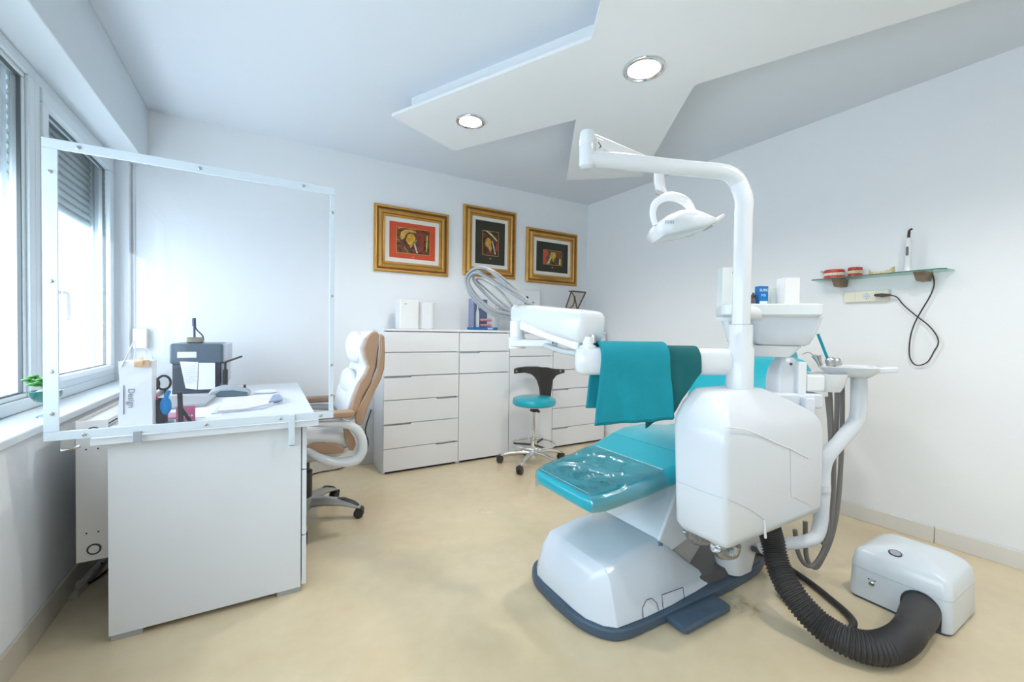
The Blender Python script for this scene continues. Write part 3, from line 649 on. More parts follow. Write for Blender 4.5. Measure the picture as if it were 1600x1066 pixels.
for i in range(4): bx(bm, k.x - .02 + i * .011, k.x - .013 + i * .011, 2.157, 2.1595, k.z - .004, k.z + .004)
obj('card_logo', bm, WHITE, t)
single('card_stack', flat([(276, 664), (304, 662), (303, 654), (277, 656)], .012, ZD + .001), PK2, 'mauve stack of cards at the foot of the black stand', 'card stack')
single('card_stack', flat([(258, 656), (275, 655), (276, 647), (259, 648)], .008, ZD + .001), mat('rose_card', (.5, .22, .32), .5), 'flat rose coloured cards left of the black stand', 'card stack')
single('keys', flat([(257, 664), (272, 663), (272, 658), (259, 659)], .006, ZD + .001), mat('key_teal', (.08, .16, .2), .4, noise=.5, nscale=80), 'small dark bunch of keys by the mauve cards', 'keys')
# paper bag with rope handles and a clothes peg
a, b_ = PY(184, 669, 2.10), PY(238, 564, 2.10)
bxL, bxR, bz = a.x, b_.x, b_.z
t = thing('gift_bag', 'white paper gift bag with rope handles and vertical lettering', 'paper bag', ((bxL + bxR) / 2, 2.14, ZD))
bm = NB()
def bagring(z, w): return [V((bxL + w, 2.10, z)), V((bxR - w * .4, 2.10, z)), V((bxR - w * .4, 2.14 , z)), V((bxR - w * .4, 2.18, z)), V((bxL + w, 2.18, z)), V((bxL + w + .004, 2.14, z))]
loft(bm, [bagring(ZD + .001, .002), bagring(ZD + .06, .0), bagring(ZD + .15, .006), bagring(ZD + .22, .003), bagring(bz, .001)]); obj('bag', bm, PAPER, t, ang=30)
bm = NB(); bx(bm, bxL - .001, bxR + .001, 2.099, 2.181, ZD + .0005, ZD + .012); obj('base_band', bm, mat('bag_beige', (.55, .53, .48), .7), t)
ap = PY(212, 532, 2.10)
bm = NB(); tube(bm, [(bxL + .012, 2.098, bz - .02), (bxL + .03, 2.098, bz + .03), (ap.x - .004, 2.10, ap.z)], .0022, 6); tube(bm, [(ap.x - .004, 2.10, ap.z), (ap.x - .002, 2.10, (ap.z + bz) / 2), (ap.x - .006, 2.10, bz - .01)], .0022, 6)
tube(bm, [(ap.x + .0, 2.17, ap.z - .02), (bxR - .02, 2.17, bz + .03), (bxR - .008, 2.17, bz - .01)], .0016, 6)
obj('rope_handle', bm, mat('rope_white', (.62, .62, .62), .7), t)
text('Design', .027, mat('ink_grey', (.30, .30, .34), .6), t, ((bxL + bxR) / 2 - .012, 2.0985, ZD + .12), M4.Rotation(PI / 2, 4, 'X') @ M4.Rotation(-PI / 2, 4, 'Z'))
bm = NB(); bx(bm, (bxL + bxR) / 2 - .034, (bxL + bxR) / 2 - .032, 2.0975, 2.0995, ZD + .06, ZD + .17); obj('lettering_line', bm, mat('ink_line', (.15, .15, .18), .6), t)
p = PY(222, 567, 2.095); WOOD = mat('light_wood', (.72, .47, .27), .6, noise=.1)
bm = NB(); bx(bm, p.x - .022, p.x + .022, 2.088, 2.0965, p.z - .016, p.z + .010); bx(bm, p.x - .005, p.x + .004, 2.083, 2.0925, p.z - .008, p.z + .024)
single('clothes_peg', bm, WOOD, 'small wooden clothes peg clipped on the gift bag', 'clothes peg')
# bonsai bowl on the sill
c = PX(86, 672, -.76); c.z = .80
c = V((-.735, 2.33, .80))
p = PX(72, 618, -.735); c = V((-.735, p.y, .80))
t = thing('bonsai_bowl', 'green glass bowl with small jade plant on the window sill', 'potted plant', c)
zt = p.z
BG = mat('green_bowl', (.02, .16, .13), .1, coat=.6, noise=.6, nscale=14)
bm = NB(); lathe(bm, [(.001, -.03 + zt - .8), (.014, -.028 + zt - .8), (.030, -.02 + zt - .8), (.043, -.002 + zt - .8), (.047, .018 + zt - .8), (.044, .019 + zt - .8), (.033, .006 + zt - .8), (.001, .0 + zt - .8)], c, 32); obj('bowl', bm, BG, t)
bm = NB(); lathe(bm, [(.001, .0), (.028, .001), (.026, .005), (.008, .012), (.006, .03), (.012, max(.045, zt - .83)), (.001, zt - .83)], c, 24); obj('glass_foot', bm, thin_glass('foot_glass', (.8, .9, .92), base=.2), t)
bm = NB(); lathe(bm, [(.036, .01 + zt - .8), (.02, .022 + zt - .8), (.001, .026 + zt - .8)], c, 20); obj('pebbles', bm, mat('pebbles', (.35, .38, .5), .5, noise=.6, nscale=120), t)
top = c + V((0, 0, zt - .78)); bm = NB()
tips = []
for k in range(7):
    a_ = k * 2.4; e = top + V((.022 * math.cos(a_), -.065 + .034 * math.sin(a_), .036 + .016 * math.sin(k * 1.7)))
    tube(bm, [top, top.lerp(e, .5) + V((0, 0, .012)), e], .0025, 6, n=3); tips.append(e)
obj('stem', bm, mat('stem_brown', (.16, .09, .05), .7), t)
bm = NB()
for e in tips:
    for j in range(5):
        a_ = j * 1.26 + e.x * 50; sphere(bm, e + V((.009 * math.cos(a_), .009 * math.sin(a_), .003 * j - .004)), .0105, 1.1, 1.1, .4, 10, 6)
obj('leaves', bm, mat('jade_leaf', (.05, .26, .03), .3, noise=.35, nscale=40), t)
# ================================================================ radiator behind the desk
yr = 2.20
def rx(px, py): return PY(px, py, yr)
P4 = [rx(117, 876), rx(165, 868), rx(170, 660), rx(122, 660)]
rz0, rz1 = .245, .79; xa, xb = -.628, -.534
t = thing('radiator', 'white panel radiator seen end on between wall and desk', 'radiator', ((xa + xb) / 2, 2.6, rz0))
bm = NB(); bx(bm, xa, xb, yr, yr + .004, rz0, rz1); bx(bm, xb - .003, xb, yr, 3.3, rz0, rz1); bx(bm, xa, xa + .003, yr, 3.3, rz0, rz1)
bx(bm, xa, xb, yr + .004, 3.3, rz1 - .02, rz1 - .012); bx(bm, xa, xb, 3.296, 3.3, rz0, rz1); bx(bm, xa + .02, xb - .02, yr + .02, 3.28, rz0 + .02, rz1 - .03)
obj('casing', bm, RADM, t, bevel=.003)
for z in (rz0 + .045, rz1 - .045):
    bm = NB(); cc = ((xa + xb) / 2 + .005, yr, z); lathe(bm, [(.022, 0), (.022, .003), (.016, .0035), (.016, .0045), (.013, .006), (.001, .006)], cc, 24, axis=(0, -1, 0)); p_ = obj('end_plug', bm, RADM, t)
    bm = NB(); lathe(bm, [(.0215, .0032), (.0165, .004), (.0155, .0048)], cc, 24, axis=(0, -1, 0)); obj('plug_ring', bm, DARK, p_)
for x, z in ((xa + .03, rz0 + .11), (xb - .03, rz0 + .11), (xa + .03, rz1 - .11), (xb - .03, rz1 - .11)):
    bm = NB(); lathe(bm, [(.003, 0), (.003, .001), (.001, .001)], (x, yr, z), 8, axis=(0, -1, 0)); obj('rivet', bm, DARK, t)
# cable duct and cables on the floor behind the desk
a, b_ = PZ(106, 938, .0), PZ(168, 868, .0)
t = thing('cable_duct', 'grey plastic cable duct lying along the floor under the radiator', 'cable duct', a)
m_ = align(V((a.x, a.y, .001)), V((b_.x, b_.y, .001))); L = (b_ - a).length
bm = NB(); bx(bm, 0, L, -.03, .03, 0, .012, mtx=m_); bx(bm, 0, L, -.03, -.024, .012, .03, mtx=m_); bx(bm, .06, L, .012, .018, .012, .022, mtx=m_); obj('channel', bm, mat('duct_grey', (.58, .54, .48), .5, noise=.1), t, bevel=.002)
bm = NB(); bx(bm, .07, .10, -.02, .012, .012, .03, mtx=m_); obj('clip', bm, mat('duct_clip', (.65, .6, .52), .5), t)
bm = NB(); p0 = PZ(135, 912, .01); tube(bm, [PZ(160, 880, .03), PZ(145, 896, .008), p0, PZ(150, 905, .008), PZ(175, 885, .006)], .005, 8); single('floor_cable', bm, BLACKP, 'black cable curling on the floor under the radiator', 'cable', kind=None)
t = thing('power_strip', 'black power strip on the floor behind the desk', 'power strip', (-.42, 2.55, 0))
obj('body', box(-.47, -.41, 2.45, 2.75, .003, .045), BLACKP, t, bevel=.006)
# ================================================================ office chair
OC = V((.19, 2.80, 0))
t = thing('office_chair', 'white and tan leather executive office chair at the desk', 'chair', OC)
def yprism(pts, y0, y1, yref=2.55):
    P = [PY(*p, yref) for p in pts]; P = [V((p.x, y0, p.z)) for p in P]; return prism(NB(), P, (0, y1 - y0, 0))
fpx = [(588, 517), (580, 519), (571, 530), (567, 545), (569, 558), (575, 572), (571, 583), (561, 597), (553, 618), (546, 642), (551, 652), (560, 640), (567, 618), (578, 600), (586, 575), (590, 545), (592, 524)]
rpx = [(594, 521), (600, 525), (601, 550), (600, 575), (595, 592), (585, 611), (573, 640), (566, 664), (556, 663), (553, 650), (561, 632), (575, 606), (588, 580), (593, 545)]
mpx = [(590, 519), (596, 522), (596, 560), (592, 583), (580, 604), (567, 635), (557, 658), (552, 650), (562, 630), (576, 604), (588, 575), (591, 545)]
wpx = [(586, 518), (578, 518), (566, 527), (560, 545), (564, 560), (570, 573), (566, 583), (556, 597), (547, 618), (540, 642), (538, 655), (552, 660), (563, 632), (577, 604), (587, 578), (592, 545)]
for y0, y1 in ((2.53, 2.565), (3.035, 3.07)):
    obj('back_side_cushion', yprism(fpx, y0, y1), TAN, t, bevel=.012, seg=3)
    obj('back_side_trim', yprism(rpx, y0, y1), TAN, t, bevel=.010, seg=3)
obj('backrest', yprism(wpx, 2.56, 3.04), WLEA, t, bevel=.02, seg=3)
obj('back_shell', yprism(mpx, 2.54, 3.06), WHITEG, t, bevel=.004)
for px, w_ in (((548, 640), .20), ((553, 607), .22), ((562, 545), .19)):   # padded rolls on the front of the backrest
    c = PY(*px, 2.55); bm = NB(); sphere(bm, (c.x + .012, 2.80, c.z), .10, .40, 2.2, 1.0, 24, 14); obj('back_pad', bm, WLEA, t)
c0, c1 = PY(545, 668, 2.55), PY(538, 700, 2.55)
bm = NB(); zs = c1.z - .01
loft(bm, [rrect(-.06, .42, 2.58, 3.02, .06, zs), rrect(-.10, .45, 2.545, 3.055, .08, zs + .04), rrect(-.10, .45, 2.545, 3.055, .08, zs + .085), rrect(-.07, .42, 2.58, 3.02, .07, zs + .12), rrect(.0, .36, 2.65, 2.95, .05, zs + .13)])
obj('seat_cushion', bm, WLEA, t, ang=60)
for y in (2.535, 3.065):
    q0 = [(476, 697), (490, 691), (505, 690), (525, 693), (538, 700), (535, 706), (520, 708), (500, 707), (486, 703)]
    P = [PY(*p, 2.55) for p in q0]; bm = prism(NB(), [V((p.x, y - .012, p.z)) for p in P], (0, .024, 0)); obj('seat_side', bm, TAN, t, bevel=.004)
    q1 = [(535, 666), (543, 669), (553, 683), (555, 693), (551, 703), (545, 703), (539, 690)]
    P = [PY(*p, 2.55) for p in q1]; bm = prism(NB(), [V((p.x, y - .01, p.z)) for p in P], (0, .02, 0)); obj('lumbar_side', bm, TAN, t, bevel=.004)
bm = NB(); loft(bm, [rrect(-.02, .36, 2.64, 2.96, .05, zs - .075), rrect(-.07, .42, 2.58, 3.02, .06, zs - .03), rrect(-.07, .43, 2.57, 3.03, .06, zs)]); obj('seat_shell', bm, WHITEG, t)
for y, s in ((2.50, 1), (3.10, -1)):
    P = [PY(*p, 2.55) for p in ((470, 659), (500, 660), (535, 661), (553, 667), (563, 683), (563, 703), (550, 717), (525, 719), (500, 713), (480, 704), (462, 697))]
    P = [V((p.x, y, p.z)) for p in P]; P[-1].y += .07 * s; P[-2].y += .03 * s
    bm = NB(); tube(bm, P, [.012, .020, .024, .026, .028, .026, .022, .020], 14, n=5)
    for v in bm.verts: v.co.y = y + (v.co.y - y) * (1.0)
    obj('arm_frame', bm, WHITEG, t)
    a, b_ = PY(440, 656, 2.55), PY(551, 651, 2.55); bm = NB(); slab(bm, a.x + .05, b_.x, y - .032, y + .032, a.z - .005, a.z + .035, .02, .010, 6); obj('arm_pad', bm, TAN, t)
zs0 = zs - .075
bm = NB(); lathe(bm, [(.05, .14), (.052, .30), (.036, .305), (.036, .345), (.03, .35), (.03, zs0)], (OC.x, OC.y, 0), 24); obj('gas_lift', bm, BLACKP, t)
bm = NB(); bx(bm, .10, .30, 2.70, 2.90, zs0 - .012, zs0 + .002); obj('tilt_plate', bm, BLACKP, t, bevel=.004)
bm = NB(); lathe(bm, [(.045, .07), (.06, .08), (.06, .135), (.05, .145)], (OC.x, OC.y, 0), 24); obj('hub', bm, SILVER, t)
def castor(parent, c, ang, r=.028, m=BLACKP, hub=None):
    d = V((math.cos(ang), math.sin(ang), 0)); n = V((-d.y, d.x, 0)); bm = NB()
    for s in (-1, 1):
        lathe(bm, [(r * .3, 0), (r * .95, .002), (r, .006), (r, .016), (r * .9, .019), (r * .3, .019)], c + n * (s * .004 - (0 if s > 0 else .019)), 20, axis=n)
    lathe(bm, [(.006, 0), (.006, .03)], c + V((0, 0, r * .6)), 8)
    prism(bm, [c + n * -.024 + d * r * .2 + V((0, 0, r * .2)), c + n * -.024 + d * r * 1.05 + V((0, 0, r * .5)), c + n * -.024 + d * r * .7 + V((0, 0, r * 1.15)), c + n * -.024 + d * -r * .5 + V((0, 0, r * 1.2))], n * .048)
    return obj('castor', bm, m, parent, ang=30)
for k in range(5):
    a_ = math.radians(-94 + 72 * k); d = V((math.cos(a_), math.sin(a_), 0)); n = V((-d.y, d.x, 0))
    def lring(s, z, w_, h): p = OC + d * s + V((0, 0, z)); return [p + n * w_, p + n * w_ * .6 + V((0, 0, h)), p - n * w_ * .6 + V((0, 0, h)), p - n * w_, p - n * w_ * .7 - V((0, 0, h * .4)), p + n * w_ * .7 - V((0, 0, h * .4))]
    bm = NB(); loft(bm, [lring(.02, .095, .036, .04), lring(.12, .102, .032, .035), lring(.22, .095, .030, .028), lring(.30, .075, .027, .018), lring(.335, .062, .02, .010)])
    leg = obj('leg', bm, SILVER, t, bevel=.004, ang=50)
    bm = NB(); loft(bm, [lring(.20, .120, .014, .008), lring(.24, .118, .022, .008), lring(.30, .092, .022, .008), lring(.325, .076, .016, .006)]); obj('foot_pad', bm, BLACKP, leg, bevel=.003)
    castor(leg, OC + d * .325 + V((0, 0, .029)), a_, .029)
# cable on the wall and floor behind the chair
bm = NB(); tube(bm, [PY(580, 640, 3.72), PY(571, 672, 3.72), PY(575, 690, 3.7), PY(572, 705, 3.68), PY(556, 722, 3.6), PZ(530, 733, .008), PZ(500, 738, .008), PZ(478, 745, .008)], .005, 8)
single('wall_cable', bm, BLACKP, 'black cable drooping from behind the left chest to the floor', 'cable')
bm = NB(); tube(bm, [PY(944, 656, 3.6), PY(949, 668, 3.6), PY(948, 680, 3.58), PY(942, 686, 3.55)], .005, 8)
single('wall_cable', bm, BLACKP, 'short black cable loop at the right end of the far chest', 'cable')
# ================================================================ operator stool
SC = V((2.02, 3.05, 0))
t = thing('operator_stool', 'round teal stool with dark curved backrest and chrome foot ring', 'stool', SC)
bm = NB(); lathe(bm, [(.05, .525), (.175, .525), (.188, .535), (.192, .555), (.186, .580), (.165, .592), (.05, .597), (.002, .597)], SC, 48); obj('seat', bm, TEAL, t)
bm = NB(); lathe(bm, [(.02, .515), (.17, .520), (.17, .526), (.02, .526)], SC, 32); obj('seat_underside', bm, WHITE, t)
bm = NB(); bx(bm, SC.x - .07, SC.x + .07, SC.y - .05, SC.y + .05, .503, .516); bx(bm, SC.x - .025, SC.x + .03, SC.y - .03, SC.y + .03, .465, .503); bx(bm, SC.x + .03, SC.x + .05, SC.y - .02, SC.y - .005, .455, .475); obj('mechanism', bm, BLACKP, t, bevel=.004)
bm = NB(); lathe(bm, [(.014, .24), (.014, .47)], SC, 16); lathe(bm, [(.026, .12), (.026, .24), (.02, .245)], SC, 20); lathe(bm, [(.029, .17), (.029, .225)], SC, 20); obj('gas_lift', bm, CHROME, t)
bm = NB(); tube(bm, [SC + V((.185 * math.cos(a), .185 * math.sin(a), .185)) for a in [2 * PI * k / 36 for k in range(37)]], .010, 10, smooth=False, cap=False); fr = obj('foot_ring', bm, CHROME, t)
bm = NB()
for a in (30, 150, 270): a = math.radians(a); tube(bm, [SC + V((.02 * math.cos(a), .02 * math.sin(a), .175)), SC + V((.18 * math.cos(a), .18 * math.sin(a), .185))], .009, 8, smooth=False)
obj('ring_spokes', bm, BROWNB, fr)
bm = NB(); lathe(bm, [(.02, .04), (.03, .05), (.035, .115), (.028, .13)], SC, 20); obj('hub', bm, CHROME, t)
for k in range(5):
    a_ = math.radians(-1 + 72 * k); d = V((math.cos(a_), math.sin(a_), 0)); bm = NB()
    tube(bm, [SC + V((0, 0, .10)), SC + d * .12 + V((0, 0, .105)), SC + d * .24 + V((0, 0, .085)), SC + d * .29 + V((0, 0, .065))], [.022, .017, .014, .012], 12)
    leg = obj('leg', bm, CHROME, t); castor(leg, SC + d * .295 + V((0, 0, .031)), a_, .030, BROWNB)
cols = [(797, 575, 583), (803, 574, 583), (812, 573.5, 583), (822, 573, 583), (832, 573, 585), (838, 573, 589), (843, 573, 596), (846, 573.5, 606), (848, 574, 622), (855, 574, 623), (859, 575, 622), (861.5, 575.5, 594), (865, 576, 587), (869, 576, 584), (873, 576, 582)]
rings = []
x0_, x1_ = PY(797, 578, 3.2).x, PY(873, 578, 3.2).x; xm = (x0_ + x1_) / 2
for px, ya, yb_ in cols:
    p, q = PY(px, ya, 3.2), PY(px, yb_, 3.2); yy = 3.235 - 1.6 * (p.x - xm) ** 2
    rings.append([V((p.x, yy - .012, p.z - .004)), V((p.x, yy, p.z)), V((p.x, yy + .012, p.z - .004)), V((p.x, yy + .012, q.z + .004)), V((p.x, yy, q.z)), V((p.x, yy - .012, q.z + .004))])
bm = NB(); loft(bm, rings); obj('backrest', bm, BROWNB, t, ang=50)
for px in (800, 869): 
    p = PY(px, 579, 3.2); yy = 3.235 - 1.6 * (p.x - xm) ** 2 - .013; bm = NB(); lathe(bm, [(.009, 0), (.009, .002), (.002, .003)], (p.x, yy, p.z), 12, axis=(0, -1, 0)); obj('cap_bolt', bm, STEEL, t)
bm = NB(); p = PY(853, 622, 3.2); bx(bm, p.x - .03, p.x + .03, SC.y + .10, 3.23, .517, .524); bx(bm, p.x - .03, p.x + .03, 3.222, 3.234, .517, .58); obj('backrest_bracket', bm, BLACKP, t)
# ================================================================ dental chair
CX = V((1.6, 1.37, 0))
t = thing('dental_chair', 'teal dental patient chair on a white and slate floor base', 'dental chair', CX)
def sec(x, y0, y1, z0, h, ins_, r=.03):
    """open-bottom dome section at x"""
    zt = z0 + h; out = [V((x, y0, z0))]
    i = min(ins_, (y1 - y0) / 2 - .01)
    for k in range(5):
        a = math.radians(180 - 22.5 * k); out.append(V((x, y0 + i + r + r * math.cos(a), zt - r + r * math.sin(a))) if k else V((x, y0 + i * .75, zt - r * 1.2)))
    for k in range(5):
        a = math.radians(90 - 22.5 * k); out.append(V((x, y1 - i - r + r * math.cos(a), zt - r + r * math.sin(a))) if k < 4 else V((x, y1 - i * .75, zt - r * 1.2)))
    out.append(V((x, y1, z0))); return out
bm = NB()
loft(bm, [sec(1.062, 1.30, 1.50, .045, .05, .02, .02), sec(1.070, 1.23, 1.57, .045, .10, .03, .025), sec(1.10, 1.165, 1.62, .045, .155, .05), sec(1.14, 1.13, 1.64, .045, .195, .06),
          sec(1.28, 1.12, 1.645, .045, .225, .07), sec(1.44, 1.12, 1.645, .045, .235, .07), sec(1.50, 1.125, 1.64, .045, .20, .065), sec(1.60, 1.13, 1.63, .045, .115, .055), sec(1.70, 1.14, 1.62, .045, .04, .04, .012)])
obj('base_cover', bm, mat('base_white', (.70, .76, .84), .18, noise=.01), t, ang=65, bevel=.004)
def skirt(z0, z1, o, m, name):
    pts = []
    for x, y in ((1.045, 1.40), (1.053, 1.27), (1.075, 1.20), (1.11, 1.15), (1.16, 1.12), (1.3, 1.108), (1.9, 1.108), (2.15, 1.15), (2.30, 1.25), (2.34, 1.40)):
        pts.append((x, y))
    pts = [(p.x, p.y) for p in smooth_path([(x, y, 0) for x, y in pts], 5)]
    pts = pts + [(x, 2.80 - y) for x, y in pts[::-1][1:-1]]
    P = []
    for x, y in pts:
        s = 1 + 0; P.append(V((x + (-o if x < 1.6 else o), y + (-o if y < 1.4 else o if y > 1.4 else 0), z0)))
    bm = NB(); prism(bm, P, (0, 0, z1 - z0)); obj(name, bm, m, t, bevel=.012, seg=3, ang=50)
# far side of the base runs 0.55 m behind the near one
skirt(0, .045, .006, GREYB, 'base_plate')
bm = NB(); loft(bm, [rrect(1.62, 2.22, 1.135, 1.62, .12, .045), rrect(1.60, 2.18, 1.15, 1.60, .12, .075)]); obj('base_well', bm, mat('base_well', (.10, .09, .085), .45, noise=.05), t)
# access flaps on the near side of the cover
def flap(pts, y):
    bm = NB(); P = [PY(*p, y) for p in pts]
    tube(bm, P, .0014, 5, smooth=False); return bm
obj('flap_line', flap([(1005, 968), (1004, 950), (1010, 938), (1018, 935), (1026, 942), (1029, 953), (1028, 962)], 1.122), DARK, t)
obj('flap_line', flap([(1037, 958), (1034, 930), (1067, 918), (1071, 946)], 1.122), DARK, t)
bm = NB(); slab(bm, 1.375, 1.675, 1.012, 1.125, .004, .034, .022, .008); obj('foot_pedal', bm, GREYB, t)
# lifting arm
def xprism(pts, y0, y1): return prism(NB(), [V((x, y0, z)) for x, z in pts], (0, y1 - y0, 0))
obj('lift_arm', xprism([(1.43, .255), (1.50, .20), (1.66, .24), (1.98, .48), (1.98, .56), (1.60, .56)], 1.20, 1.56), mat('arm_white', (.70, .76, .83), .2, noise=.01), t, bevel=.012, seg=3)
obj('lift_arm_side', xprism([(1.50, .10), (1.66, .07), (2.05, .42), (2.02, .50), (1.62, .26)], 1.225, 1.535), mat('arm_beige', (.50, .49, .47), .4, noise=.02), t, bevel=.01)
obj('hinge_bar', xprism([(1.42, .245), (1.445, .235), (1.46, .262), (1.435, .275)], 1.19, 1.57), mat('hinge_blue', (.12, .22, .36), .4), t, bevel=.004)
# upholstery : profile of the top surface
def cush(name, stations, m=TEAL, sub=1, **k):
    """stations: (x, z_top, thickness, y0, y1, slope normal tilt)"""
    rings = []
    for x, z, th, y0, y1, tl in stations:
        r = min(th * .42, .03); out = []
        n = 3
        for cy, cz, a0 in ((y1 - r, -r, 0), (y0 + r, -r, 90), (y0 + r, -th + r, 180), (y1 - r, -th + r, 270)):
            for j in range(n + 1):
                a = math.radians(a0 + 90 * j / n); yy = cy + r * math.cos(a); dz = cz + r * math.sin(a)
                out.append(V((x - dz * math.sin(tl), yy, z + dz * math.cos(tl))))
        rings.append(out)
    bm = NB(); loft(bm, rings); return obj(name, bm, m, t, ang=60, **k)
S = math.radians
leg_st = [(1.020, .522, .020, 1.22, 1.49, S(8)), (1.024, .535, .045, 1.185, 1.525, S(8)), (1.04, .545, .066, 1.165, 1.55, S(8)), (1.09, .553, .075, 1.152, 1.575, S(8)), (1.28, .575, .078, 1.142, 1.60, S(9)),
          (1.44, .603, .082, 1.135, 1.62, S(13)), (1.56, .635, .088, 1.13, 1.635, S(10))]
cush('leg_rest', leg_st)
cush('seat', [(1.562, .636, .09, 1.13, 1.635, S(10)), (1.66, .655, .10, 1.12, 1.645, S(4)), (1.80, .658, .10, 1.115, 1.65, S(-4)), (1.98, .635, .10, 1.115, 1.65, S(-4)), (2.12, .635, .10, 1.13, 1.64, S(10)), (2.17, .64, .07, 1.15, 1.62, S(20))])
cush('backrest', [(2.17, .665, .06, 1.17, 1.62, S(40)), (2.19, .70, .085, 1.13, 1.66, S(48)), (2.26, .79, .095, 1.10, 1.70, S(50)), (2.36, .91, .095, 1.08, 1.72, S(46)), (2.45, 1.0, .09, 1.10, 1.70, S(40)), (2.50, 1.03, .07, 1.14, 1.66, S(35)), (2.52, 1.04, .03, 1.20, 1.60, S(30))])
cush('backrest_shell', [(2.24, .66, .05, 1.12, 1.68, S(48)), (2.33, .77, .06, 1.07, 1.73, S(50)), (2.44, .89, .06, 1.05, 1.75, S(46)), (2.54, .97, .05, 1.10, 1.70, S(40))], m=WHITE)
cush('headrest', [(2.54, 1.02, .04, 1.32, 1.48, S(20)), (2.57, 1.05, .07, 1.28, 1.52, S(20)), (2.68, 1.075, .08, 1.27, 1.53, S(12)), (2.74, 1.08, .04, 1.32, 1.48, S(12))])
bm = NB(); tube(bm, [(2.44, 1.4, .90), (2.52, 1.4, .97), (2.62, 1.4, 1.0)], .02, 10); obj('headrest_stem', bm, STEEL, t)
# clear plastic cover over the foot end, with wrinkles
def leg_at(x):
    for a, b_ in zip(leg_st, leg_st[1:]):
        if a[0] <= x <= b_[0]:
            f = (x - a[0]) / (b_[0] - a[0]); return [a[i] + (b_[i] - a[i]) * f for i in range(6)]
    return leg_st[-1]
bm = NB(); NXX, NYY = 60, 50; grid = []
for i in range(NXX + 1):
    x = 1.035 + (1.40 - 1.035) * i / NXX; s_ = leg_at(x); row = []
    y0, y1, z, th = s_[3], s_[4], s_[1], s_[2]; w_ = y1 - y0; tot = w_ + 2 * (th * .95)
    for j in range(NYY + 1):
        u = tot * j / NYY - th * .95; r = .03
        if u < 0: y, zz = y0 - .003, z - r - max(0, (-u) - r * .2)
        elif u > w_: y, zz = y1 + .003, z - r - max(0, (u - w_) - r * .2)
        else:
            y = y0 + u; zz = z + .0035; e = min(u, w_ - u)
            if e < r: zz -= r - math.sqrt(max(0, r * r - (r - e) ** 2)); y += (-.002 if u < w_ / 2 else .002)
            rx_, ry_ = (x - 1.22) / .2, (u / w_ - .5) * 2; k = max(0, 1 - rx_ * rx_) * max(0, 1 - ry_ * ry_)
            ph = 26 * (ry_ + .6 * rx_ * rx_ + .25 * math.sin(5 * rx_ + 1)); rid = max(0, math.sin(ph * .55)) ** 5
            ph2 = 9 * rx_ + 7 * ry_ * abs(ry_) + 2; rid2 = max(0, math.sin(ph2)) ** 7
            zz += k * (.012 * rid + .016 * rid2)
        row.append(bm.verts.new((x + (.002 * math.sin(j * .6) if i == NXX else 0), y, zz)))
    grid.append(row)
for i in range(NXX):
    for j in range(NYY): bm.faces.new((grid[i][j], grid[i + 1][j], grid[i + 1][j + 1], grid[i][j + 1]))
obj('plastic_cover', bm, FILM, t)
bm = NB(); tube(bm, [v for v in [V(leg and (1.4025, y, leg_at(1.40)[1] + .003)) for y in [leg_at(1.4)[3] + .02 + k * .044 for k in range(10)]]], .0018, 6); obj('cover_edge', bm, mat('film_edge', (.5, .75, .78), .3), t)
bm = NB(); tube(bm, [(1.048, y, .5495 - .0 + .0) for y in [1.20 + k * .04 for k in range(9)]], .0013, 6); obj('cover_seam', bm, mat('film_seam', (.4, .68, .72), .3), t)
# ================================================================ dental unit (cabinet, column, trays, arms)
U0 = V((1.70, .96, .40))
t = thing('dental_unit', 'white dental unit cabinet with column, side trays and hoses', 'dental unit', U0)
UW = mat('unit_white', (.70, .74, .79), .25, noise=.01)
def urect(x0, x1, y0, y1, r, z, cut=0):
    return rrect(x0, x1, y0, y1, r, z, 4)
bm = NB()
loft(bm, [rrect(1.40, 1.99, .875, 1.035, .02, .405), rrect(1.37, 2.03, .855, 1.05, .025, .415), rrect(1.358, 2.04, .85, 1.065, .028, .44), rrect(1.353, 2.045, .848, 1.07, .03, .60),
          rrect(1.350, 2.045, .85, 1.075, .03, .76), rrect(1.352, 2.03, .853, 1.08, .03, .80), rrect(1.362, 1.99, .862, 1.085, .035, .838), rrect(1.40, 1.89, .895, 1.09, .04, .885), rrect(1.45, 1.80, .93, 1.09, .045, .925), rrect(1.475, 1.77, .945, 1.085, .045, .938)])
obj('cabinet_housing', bm, UW, t, ang=60)
GRV = mat('groove', (.62, .66, .70), .5); 
def line(pts, y, r, m, nm):
    bm = NB(); tube(bm, [PY(*p, y) for p in pts], r, 6); return obj(nm, bm, m, t)
line([(1136, 668), (1160, 671), (1185, 679), (1210, 691), (1238, 703), (1262, 716)], .848, .0022, WHITE, 'panel_ridge')
line([(1137, 780), (1160, 790), (1180, 801), (1194, 812)], .848, .0016, GRV, 'panel_seam')
line([(1194, 814), (1195, 828), (1196, 841)], .847, .0045, WHITE, 'panel_tab')
bm = NB(); tube(bm, [PX(1129, 779, 1.352), PX(1100, 769, 1.352), PX(1075, 759, 1.352), PX(1057, 752, 1.354)], .0016, 6); obj('panel_seam', bm, GRV, t)
line([(1235, 700), (1236, 770), (1243, 778), (1268, 790)], .848, .0012, GRV, 'panel_seam')
